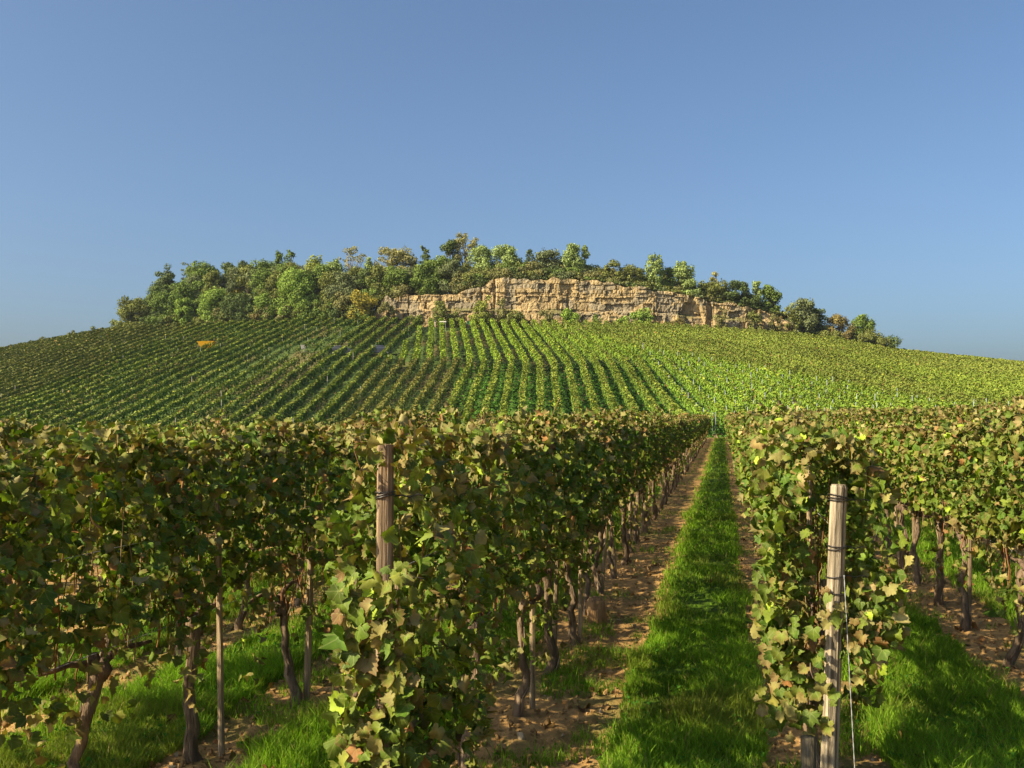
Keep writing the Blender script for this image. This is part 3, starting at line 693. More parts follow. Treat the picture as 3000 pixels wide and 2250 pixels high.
def rowmesh(pts, zg, base, top, rs, dens, size, sparse=0, fieldcol=None):
    """pts (n,2) polyline at ~1 m spacing"""
    L = len(pts) - 1
    n = int(L * dens)
    t = rs.random(n) * L; i = np.minimum(t.astype(int), L - 1); f = t - i
    P = pts[i] * (1 - f)[:, None] + pts[i + 1] * f[:, None]
    gap = vnoise(P[:, 0] * .9 + P[:, 1] * .9, P[:, 0] * .2, 91)
    keep = gap > (.30 * sparse + .08)
    P, i, f, gap = P[keep], i[keep], f[keep], gap[keep]; n = len(P)
    Z = H(P[:, 0], P[:, 1]); d = (pts[i + 1] - pts[i]); d /= np.linalg.norm(d, axis=1)[:, None]; nn = np.stack([d[:, 1], -d[:, 0]], -1)
    side = np.where(rs.random(n) < .5, -1., 1.); hz = rs.uniform(.45, 1.0, n) ** .8
    topm = rs.random(n) < .26
    hh = np.where(topm, 1.0, hz) * (1.95 + .26 * (vnoise(P[:, 0] * 1.1, P[:, 1] * 1.1, 92) - .5)) + rs.normal(0, .05, n)
    th = (.36 + .20 * (vnoise(P[:, 0] * 1.4 + 9, P[:, 1] * 1.4, 93) - .5)) * (1 - .3 * (sparse > 0))
    off = np.where(topm, rs.uniform(-1, 1, n) * th * .8, side * th * rs.uniform(.6, 1.1, n))
    P3 = np.stack([P[:, 0] + nn[:, 0] * off, P[:, 1] + nn[:, 1] * off, Z + hh], -1)
    nr = np.stack([nn[:, 0] * side, nn[:, 1] * side, rs.uniform(-.1, .45, n)], -1) + rs.normal(0, .30, (n, 3))
    nr[topm] = rs.normal(0, .38, (topm.sum(), 3)) + [0, 0, 1]
    R = orient(nr, rs.normal(0, 1, (n, 3)))
    s_ = size * rs.uniform(.6, 1.25, n)
    Q = np.array([[-.5, -.5, 0], [.5, -.42, .1], [.45, .5, -.05], [-.4, .55, .1]])
    V = np.einsum('nij,mj->nmi', R, Q) * s_[:, None, None] + P3[:, None]
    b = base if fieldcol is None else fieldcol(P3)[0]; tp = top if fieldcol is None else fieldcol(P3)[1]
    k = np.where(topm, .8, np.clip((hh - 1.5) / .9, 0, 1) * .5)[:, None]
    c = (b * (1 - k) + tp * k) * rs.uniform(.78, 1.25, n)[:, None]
    yl = rs.random(n) < .03; c[yl] = c[yl] * [1.8, 1.5, 1.2]
    brn = rs.random(n) < .03; c[brn] = np.array([.20, .13, .04])
    c = c * (.86 + .5 * vnoise(P[:, 0] * .12, P[:, 1] * .12, 95))[:, None]
    return V.reshape(-1, 3), (np.arange(n * 4).reshape(-1, 4)), np.repeat(c, 4, 0)
def field_of(x, y, c, upper):
    u = float(U_of(x, y))
    if upper:
        if c <= -62: return 'slopeb'
        if c <= -23: return 'slope'
        v = HV - F * (float(H(x, y)) + 1.95 - EYE) / y
        if c < 12: return 'upper'
        return 'olive'
    if c <= -62: return 'slopeb' if y > 165 else 'slope'
    if c <= -24: return 'slope'
    if c <= -12: return 'brown'
    if c <= 15: return 'centre'
    if c <= 62: return 'right'
    return 'olive' if c < 92 else 'farr'
print('start hill')

def y_at(u, v, dz, lo=102, hi=230):
    """distance at which something dz above the slope shows at image height v"""
    ys = np.linspace(lo, hi, 600); x = (u - 512) / F * ys
    vv = HV - F * (H(x, ys) + dz - EYE) / ys
    k = np.argmin(np.abs(vv - v) + 100 * (ys > dtop(u) + 6)); return float(ys[k])
def spot(u, v, dz):
    y = y_at(u, v, dz); x = (u - 512) / F * y; return x, y, float(H(x, y))
SP = {'bin': spot(206, 341.5, 1.9), 'car1': spot(341, 346.5, 1.45), 'car2': spot(379, 346, 1.45), 'car3': spot(303, 345.0, 1.5),
      'p1': spot(425.5, 317, 1.72), 'p2': spot(435, 318, 1.70), 'roof': spot(444, 321.2, 1.9), 'g1': spot(459, 321.3, 1.5), 'g2': spot(468, 321, 1.5)}
for k, r in (('bin', 2.1), ('car1', 1.9), ('car2', 1.8), ('car3', .01), ('p1', 1.0), ('p2', .9), ('roof', 1.6), ('g1', .9), ('g2', .8)):
    OBST.append((SP[k][0], SP[k][1] - .6, r))

def hill_rows():
    rs = np.random.default_rng(77); count = {}
    ci = [-24.0 - 2.5 * i for i in range(58)][::-1] + [-22.0 + 2.0 * i for i in range(103)]
    pend = []
    for c in ci:
        segs = [(80, 146.0, False), (143.6, 300, True)] if -23 < c < 16 else [(80, 300, False)]
        for a, b, up in segs:
            s = np.arange(a, b, 1.0); x, y = hill_pts(c, s); x = x + .12 * (vnoise(s * .15, s * 0 + c, 3) - .5) * 2
            u = U_of(x, y); e = y - dtop(u); wd = wood(u)
            xl = hill_pts(-24.0, s)[0]; rb = (x > xl + 1.7) if (up and c < -14) else True
            ok = rb & (y > dfoot(u) + 1.5) & (e < np.where(wd > .3, -.6, 10)) & (u > -45) & (u < 1070)
            if ok.sum() < 4: continue
            i0 = np.argmax(ok); run = ok[i0:]; i1 = i0 + (np.argmin(run) if not run.all() else len(run))
            if i1 - i0 < 4: continue
            P = np.stack([x[i0:i1], y[i0:i1]], -1)
            mid = P[len(P) // 2]; f = field_of(mid[0], mid[1], c, up)
            fc = None
            if c > 15:
                cc = c
                def fc(P3, cc=cc):
                    yy = P3[:, 1] + 3 * (vnoise(P3[:, 0] * .1, P3[:, 1] * .1, 98) - .5)
                    k = smooth((yy - (158 - 1.55 * (cc - 15))) / 3)[:, None]
                    if cc > 50: k = smooth((yy - 150) / 25)[:, None]
                    A = FIELDS['farr' if cc > 50 else 'right']; B = FIELDS['olive']
                    return A[0] * (1 - k) + B[0] * k, A[1] * (1 - k) + B[1] * k
                f = 'farr' if cc > 50 else 'right'
            elif up:
                def fc(P3, cc=c):
                    k = smooth((P3[:, 0] + 2 * (vnoise(P3[:, 0] * .3, P3[:, 1] * .3, 98) - .5) - 8 + (P3[:, 1] - 170) * .55) / 16)[:, None] 
                    A = FIELDS['upper']; B = FIELDS['olive']
                    return A[0] * (1 - k) + B[0] * k, A[1] * (1 - k) + B[1] * k
            sp = 0
            if -46 <= c <= -36: sp = 1
            pend.append((c, P, f, fc, sp, up))
    for c, P, f, fc, sp, up in pend:
        count[f] = count.get(f, 0) + 1
        base, top, desc = FIELDS[f]
        d = P[:, 1].mean(); size = .185 + .095 * np.clip((d - 110) / 90, 0, 1)
        if sp == 1:      # young sparse planting in the upper part
            a = P[P[:, 1] <= 150]; b = P[P[:, 1] > 149]
            parts = [(a, 55, 0)] if len(a) > 3 else []
            if len(b) > 3: parts.append((b, 38, 1))
        else: parts = [(P, 80 if d < 150 else 58, 0)]
        Vs, Fs, Cs, n = [], [], [], 0
        for pp, dens, s_ in parts:
            V, Fc, C = rowmesh(pp, None, base, top, rs, dens, size, s_, fc)
            q = V.reshape(-1, 4, 3).mean(1); keep = np.ones(len(q), bool)
            for ox, oy, r in OBST: keep &= ((q[:, 0] - ox) ** 2 + ((q[:, 1] - oy)) ** 2) > r * r
            V = V.reshape(-1, 4, 3)[keep].reshape(-1, 3); C = C.reshape(-1, 4, 3)[keep].reshape(-1, 3)
            Vs.append(V); Cs.append(C)
        V = np.concatenate(Vs); C = np.concatenate(Cs)
        if len(V) < 40: continue
        o0 = np.array([P[0, 0], P[0, 1], float(H(P[0, 0], P[0, 1]))])
        me = make_mesh('vine_row', V - o0, [np.arange(len(V)).reshape(-1, 4)], [M_FAR], C)
        o = link('vine_row', me, None, tuple(o0))
        tag(o, f'vine row, {ordw(count[f])} from the left in the {desc}', 'vine row', 'vine rows on the hillside')
hill_rows()
print('hill rows done')
def hill_grass():
    rs = np.random.default_rng(66); G = Geo()
    n = 130000; yy = rs.uniform(90, 196, n); uu = rs.uniform(-20, 1044, n); x = (uu - 512) / F * yy
    ctr = smooth((uu - 420) / 50) * smooth((770 - uu) / 60) * (yy < 150)
    keep = (yy > dfoot(uu)) & (yy < dtop(uu) - 1) & (rs.random(n) < .30 + .7 * ctr); x, y, ctr = x[keep], yy[keep], ctr[keep]; n = len(x)
    pos = np.stack([x, y, H(x, y) + .05], -1); R = orient(rs.normal(0, .5, (n, 3)) + [0, 0, 1], rs.normal(0, 1, (n, 3)))
    Q = np.array([[-.5, -.3, 0], [.5, -.35, .15], [.45, .35, .1], [-.5, .3, .2]])
    V = np.einsum('nij,mj->nmi', R, Q) * rs.uniform(.12, .42, n)[:, None, None] + pos[:, None]
    k = ctr[:, None]; c = (np.array([.062, .150, .016]) * k + np.array([.085, .105, .032]) * (1 - k)) * rs.uniform(.45, 1.6, n)[:, None]
    br = rs.random(n) < .12; c[br] = [.17, .12, .06]
    G.add(V.reshape(-1, 3), [np.arange(n * 4).reshape(-1, 4)], 0); G.C[-1] = np.repeat(c, 4, 0)
    tag(link('hillside_grass', G.mesh('hillside_grass', [M_FAR])), 'grass and weeds growing between the vine rows on the hillside', 'grass', kind='stuff')
hill_grass()
def hill_stakes():
    rs = np.random.default_rng(41); g = Geo()
    tube(g, [[0, 0, -.1], [0, 0, 2.5]], .027, [.30, .33, .36], n=6); me = g.mesh('stake', [M_METAL], True)
    g = Geo(); tube(g, [[0, 0, -.1], [0, 0, 2.3]], .03, [.26, .24, .20], n=6); me2 = g.mesh('stake', [M_METAL], True)
    n = 0
    for c in np.arange(16, 50, 2.0):
        for s in np.arange(92, 156 - 1.4 * (c - 15), 5.2):
            s_ = s + rs.uniform(-1, 1); x, y = hill_xy(s_, c); u = float(U_of(x, y))
            if y < dfoot(u) + 2 or u > 1030 or rs.random() < .12: continue
            o = link('metal_stake', me, None, (x, y - .0, float(H(x, y))), 0); o.scale = (1, 1, rs.uniform(.86, 1.06)); n += 1
            tag(o, 'thin pale grey metal stake rising above the bright green vine rows on the right', 'stake', 'pale metal stakes of the right hill field')
    for c in np.arange(-80, -16, 2.0):
        for s in np.arange(104, 192, 17.0):
            s_ = s + rs.uniform(-8, 8); x, y = hill_pts(c, np.array([s_])); x, y = float(x[0]), float(y[0]); u = float(U_of(x, y))
            if not (0 < u < 480) or y > dtop(u) - 2 or rs.random() < (.80 if not (-46 <= c <= -36 and y > 150) else .3): continue
            o = link('wooden_stake', me2, None, (x, y, float(H(x, y))), 0); o.scale = (1, 1, rs.uniform(.94, 1.06))
            tag(o, 'slim pale stake rising out of the dark green vine rows on the left slope', 'stake', 'slim stakes of the left hill fields')
hill_stakes()

# ------------------------------------------------------------------ rock face
def cliff():
    rs = np.random.default_rng(8)
    us = np.arange(C_TOPX[0], C_TOPX[-1], .42 / 1.0); nu = len(us)
    y0 = dtop(us) + 2.6; x0 = (us - 512) / F * y0; zb = H(x0, y0 - 1.0) - 1.0; top = cliff_h(us) + (H(x0, y0 - 1) - zb)
    L = np.concatenate([[0], np.cumsum(np.hypot(np.diff(x0), np.diff(y0)))])
    top = top + .5 * (vnoise(L * .7, L * 0, 4) - .5) * 2 * (top > 2.5)
    nz = 118; T = np.linspace(0, 1, nz)
    HH = top.max() + .2; Zr = T[:, None] * top[None]            # height above foot
    A = np.broadcast_to(L[None], Zr.shape)
    # height measured from a gently tilted bedding plane
    bed = Zr + .22 * (fbm(A * 1.4, Zr * 1.4, 47, 3) - .5) + .25 * np.sin(L * .06)[None] + .18 * (vnoise(A * .25, Zr * .2, 9) - .5)
    seg = np.floor(A / 9.0 + 1.5 * vnoise(A * .05, A * 0, 44)).astype(int)
    bed = bed + (hsh(seg, seg * 0, 45) - .5) * .9 + .5 * (fbm(A * .12, Zr * .15, 46, 3) - .5)
    edges = [-2., -.4, 0., .3, .65, 1.05, 1.5, 2.9, 4.2, 4.45, 4.8, 5.15, 6.5, 6.9, 7.8, 8.1, 8.6, 9.4, 10.5, 12., 14.]
    edges = np.array(edges); bi = np.clip(np.searchsorted(edges, bed) - 1, 0, len(edges) - 2)
    disp = np.zeros_like(Zr); dark = np.zeros_like(Zr); tone = np.zeros_like(Zr)
    for b in range(len(edges) - 1):
        m = bi == b
        if not m.any(): continue
        th = edges[b + 1] - edges[b]
        jw = []; p = 0
        while p < L[-1] + 3: p += rs.uniform(.3, 1.7) * (th * .75 + .35); jw.append(p)
        jw = np.array([0] + jw); a = (A + .45 * (fbm(A * .9, Zr * .9, 13, 3) - .5) * 2)[m]
        k = np.clip(np.searchsorted(jw, a) - 1, 0, len(jw) - 2)
        off = rs.normal(0, .08 + .20 * min(th, 1.5), len(jw)) + rs.normal(0, .08)
        tn = rs.uniform(-1, 1, len(jw))
        dj = np.minimum(a - jw[k], jw[k + 1] - a); de = np.minimum(bed[m] - edges[b], edges[b + 1] - bed[m])
        rnd = .16 * (1 - smooth(dj / .22)) + .10 * (1 - smooth(de / .13))
        disp[m] = off[k] - rnd * min(1, th + .3); tone[m] = tn[k]
    rel = Zr / np.maximum(top[None], .1)
    disp += .50 * (fbm(A * .18, Zr * .12, 14, 3) - .5) * 2
    # buttresses and recesses with a vertical run
    disp += .75 * (fbm(A * .42, Zr * .04 + 5, 15, 2) - .5) * 2
    cr = vnoise(A * .75, Zr * .05, 16); disp -= (.5 + .9 * smooth((L[None] - 55) / 10)) * smooth((.26 - cr) / .09)
    ledge = smooth((Zr - (4.6 + .6 * (vnoise(A * .15, Zr * 0, 17) - .5))) / .5); disp -= 1.0 * ledge
    disp += .22 * (fbm(A * 2.2, Zr * 2.2, 18, 4) - .5) * 2
    foot = smooth((1.8 - Zr) / 1.8); disp += foot * (.7 + .5 * fbm(A * .9, Zr * .9, 19, 3))
    disp *= .8
    edge = smooth((us - us[0]) / 4) * smooth((us[-1] - us) / 4)
    back = .10 * Zr
    yy = np.minimum(y0[None] + back - disp * (.3 + .7 * edge[None]), dtop(us)[None] + 5.7); xx = x0[None] + 0 * Zr + .10 * (fbm(A * 2, Zr * 2, 20, 2) - .5)
    zz = zb[None] + Zr + .06 * (fbm(A * 3, Zr * 3, 23, 2) - .5)
    c0 = np.array([.315, .232, .118])
    grey = smooth((fbm(A * .35, Zr * .5, 25, 4) - .53) / .10)[..., None]; n = fbm(A * 1.3, Zr * 1.3, 26, 4)[..., None]
    C = c0 * (1 + .16 * tone[..., None]) * (.72 + .56 * n) * (1 - .65 * grey) + np.array([.19, .168, .125]) * .65 * grey
    # turf creeping over the ledge
    tf = (smooth((.7 - np.abs(Zr - 4.9)) / .4) * smooth((vnoise(A * .3, Zr * .2, 27) - .55) / .1))[..., None] * .7
    C = C * (1 - tf) + np.array([.12, .12, .04]) * tf
    # close the top back into the plateau
    tb = [];
    for k in range(1, 6):
        yb = yy[-1] + k * .9; tb.append((xx[-1], yb, np.maximum(H(xx[-1], yb) + .03, zz[-1] * (k == 1) - .1)))
    X = np.concatenate([xx, np.stack([t[0] for t in tb])]); Y = np.concatenate([yy, np.stack([t[1] for t in tb])]); Z = np.concatenate([zz, np.stack([t[2] for t in tb])])
    C = np.concatenate([C, np.broadcast_to(np.array([.16, .12, .06]), (5, nu, 3))])
    ny = len(X); i = (np.arange(ny - 1)[:, None] * nu + np.arange(nu - 1)[None]).ravel()
    q = np.stack([i, i + 1, i + nu + 1, i + nu], -1)
    o = link('cliff', make_mesh('cliff', np.stack([X, Y, Z], -1).reshape(-1, 3), [q], [M_ROCK], C.reshape(-1, 3), False))
    tag(o, 'long ochre limestone rock face in broken horizontal layers', kind='structure')
cliff()

# ------------------------------------------------------------------ trees and shrubs
COLS = {'green': (.080, .125, .022), 'bright': (.135, .205, .030), 'pale': (.20, .255, .085), 'dark': (.038, .062, .020), 'pine': (.055, .075, .038),
        'olive': (.105, .110, .028), 'brown': (.125, .108, .045), 'gold': (.25, .19, .025), 'rust': (.155, .105, .040), 'grey': (.10, .115, .060),
        'yellow': (.19, .21, .035), 'straw': (.24, .21, .09), 'lime': (.17, .26, .03)}
WC = {'bright': .1, 'pale': .1}
def leafquads(G, pos, nr, size, col, rs):
    n = len(pos); R = orient(nr, rs.normal(0, 1, (n, 3))); s_ = size * rs.uniform(.55, 1.3, n)
    Q = np.array([[-.5, -.4, 0], [.45, -.5, .12], [.5, .45, -.08], [-.45, .5, .1]])
    V = np.einsum('nij,mj->nmi', R, Q) * s_[:, None, None] + pos[:, None]
    G.add(V.reshape(-1, 3), [np.arange(n * 4).reshape(-1, 4)], 0); G.C[-1] = np.clip(np.repeat(col, 4, 0), .003, 1)
def tree(X, ytop, hw, kind, colour, doff, label, seed, name='tree', zlow=None):
    if 812 < X < 1702 and 1.7 < doff < 6.9: doff = 6.9
    u = X / 2.16; v = ytop / 2.16; rs = np.random.default_rng(seed)
    y = float(dtop(u)) + doff; x = (u - 512) / F * y; zb = float(H(x, y)); zt = EYE + (HV - v) / F * y
    h = max(zt - zb, 1.0); rx = hw / 2.16 / F * y * 1.22; ry = rx * .8
    root = bpy.data.objects.new(name, None); COL.objects.link(root); root.location = (x, y, zb)
    base = (np.array(COLS[colour]) * .68 + np.array([.115, .135, .035]) * .32) * 1.42; g = Geo(); tr = Geo()
    clumps = []
    if kind == 'pine':
        for k in range(34):
            f = rs.uniform(.22, 1); a = rs.uniform(0, 6.28); w_ = rx * (1.05 - f) ** .6 * rs.uniform(.35, 1.0)
            clumps.append((w_ * math.cos(a) - rx * .1, w_ * .8 * math.sin(a), h * f * .95, rs.uniform(.9, 1.5), .55))
        clumps += [(0, 0, h * .92, .75, 1.2), (.2, 0, h * .82, 1.0, 1.0), (-.1, 0, h * .72, 1.3, .9), (0, 0, h * .6, 1.6, .8)]
    elif kind in ('open', 'sparse'):
        nl = 44 if kind == 'open' else 30
        for k in range(nl):
            a = rs.uniform(0, 6.28); r = rs.random() ** .5; f = rs.uniform(.35, .96); e = math.sqrt(max(.05, 1 - ((f - .62) / .48) ** 2))
            clumps.append((rx * r * e * math.cos(a), ry * r * e * math.sin(a), h * f, rs.uniform(.35, .85) * max(.6, rx / 3.2), .7))
    elif kind == 'bush':
        for k in range(int(11 + rx * 5)):
            a = rs.uniform(0, 6.28); r = rs.random() ** .5 * .8; f = rs.uniform(.12, .86) * (1 - .4 * r * r)
            clumps.append((rx * r * math.cos(a), ry * r * math.sin(a), h * f, min(rx, h) * rs.uniform(.22, .40), .85))
    else:
        nl = int(np.clip(16 + rx * h * .7, 20, 52))
        for k in range(nl):
            a = rs.uniform(0, 6.28); r = rs.random() ** .5; f = rs.uniform(.08, .90) ** .85; e = math.sqrt(max(.08, 1 - (abs(f - .45) / .56) ** 2.6))
            rr = min(rx, h * .45) * rs.uniform(.22, .44); q = max(rx * e - rr * .55, 0)
            clumps.append((q * r * math.cos(a), q * .8 * r * math.sin(a), h * f, rr, .9))
        for k in range(7):
            a = rs.uniform(0, 6.28); q = rx * rs.uniform(.05, .55); clumps.append((q * math.cos(a), q * .8 * math.sin(a), h * rs.uniform(.84, .97), rx * rs.uniform(.14, .26), 1.1))
    size = .22; dn = {'open': 11, 'sparse': 8, 'pine': 18, 'bush': 18}.get(kind, 18)
    P, NR, CC = [], [], []
    for cx, cy, cz, r, fl in clumps:
        n = int(4 * math.pi * r * r * dn) + 14; d = rs.normal(0, 1, (n, 3)); d /= np.linalg.norm(d, axis=1)[:, None]
        shell = rs.uniform(.55, 1.12, n) ** .6 * (1 + .95 * (vnoise(d[:, 0] * 3 + cx * 7 + d[:, 1] * 2, d[:, 2] * 3 + cz * 5, seed) - .5))
        p = d * (r * shell)[:, None] * [1, 1, fl] + [cx, cy, cz]
        P.append(p); NR.append(d + rs.normal(0, .45, (n, 3)))
        CC.append(base * rs.uniform(.85, 1.15) * rs.uniform(.72, 1.3, n)[:, None] * np.where(rs.random(n) < .07, 1.5, 1.0)[:, None])
    P = np.concatenate(P); NR = np.concatenate(NR); CC = np.concatenate(CC)
    k = P[:, 2] > -.2; P, NR, CC = P[k], NR[k], CC[k]
    mxz = P[:, 2].max() + .08
    P[:, 2] *= np.where(P[:, 2] > 0, h / mxz, 1)
    leafquads(g, P, NR, size if rx > 1.2 else .2, CC, rs)
    bark = np.array([.11, .085, .06]) if kind != 'sparse' else np.array([.17, .13, .11])
    r0 = np.clip(h * .022, .05, .24); m = 7; t = np.linspace(0, 1, m); wob = np.cumsum(rs.normal(0, .03 * h / 6, (m, 2)), 0) * t[:, None]
    TP = np.stack([wob[:, 0], wob[:, 1], -.3 + (h * .82 + .3) * t], -1); tube(tr, TP, r0 * (1.05 - .85 * t), bark, n=8, rough=.12, seed=seed)
    for j in rs.choice(len(clumps), min(len(clumps), 9 if kind != 'sparse' else 16), replace=False):
        cx, cy, cz, r, fl = clumps[j]; f = np.clip(cz / h * .55, .12, .75); p0 = np.array([np.interp(f, t, TP[:, 0]), np.interp(f, t, TP[:, 1]), h * .82 * f])
        p2 = np.array([cx, cy, cz]) * [1.05, 1.05, 1.0]; pm = (p0 + p2) / 2 + [0, 0, h * .03]; q = [p0, pm, p2]
        tube(tr, q, [r0 * .45, r0 * .28, r0 * .12], bark, n=6, rough=.1, seed=j)
        if kind in ('sparse', 'open'):
            for _ in range(4):
                e = p2 + rs.normal(0, r * .8, 3) + [0, 0, r * .5]; tube(tr, [pm, (pm + e) / 2 + rs.normal(0, .1, 3), e], [r0 * .2, r0 * .12, .012], bark, n=4)
    link('crown' if name != 'shrub' else 'foliage', g.mesh('crown', [M_TREE]), root)
    link('trunk' if name != 'shrub' else 'stem', tr.mesh('trunk', [M_BARK], True), root)
    tag(root, label, 'tree' if name != 'shrub' else 'shrub', 'trees on the ridge' if name != 'shrub' else 'shrubs on the ridge')
    return root
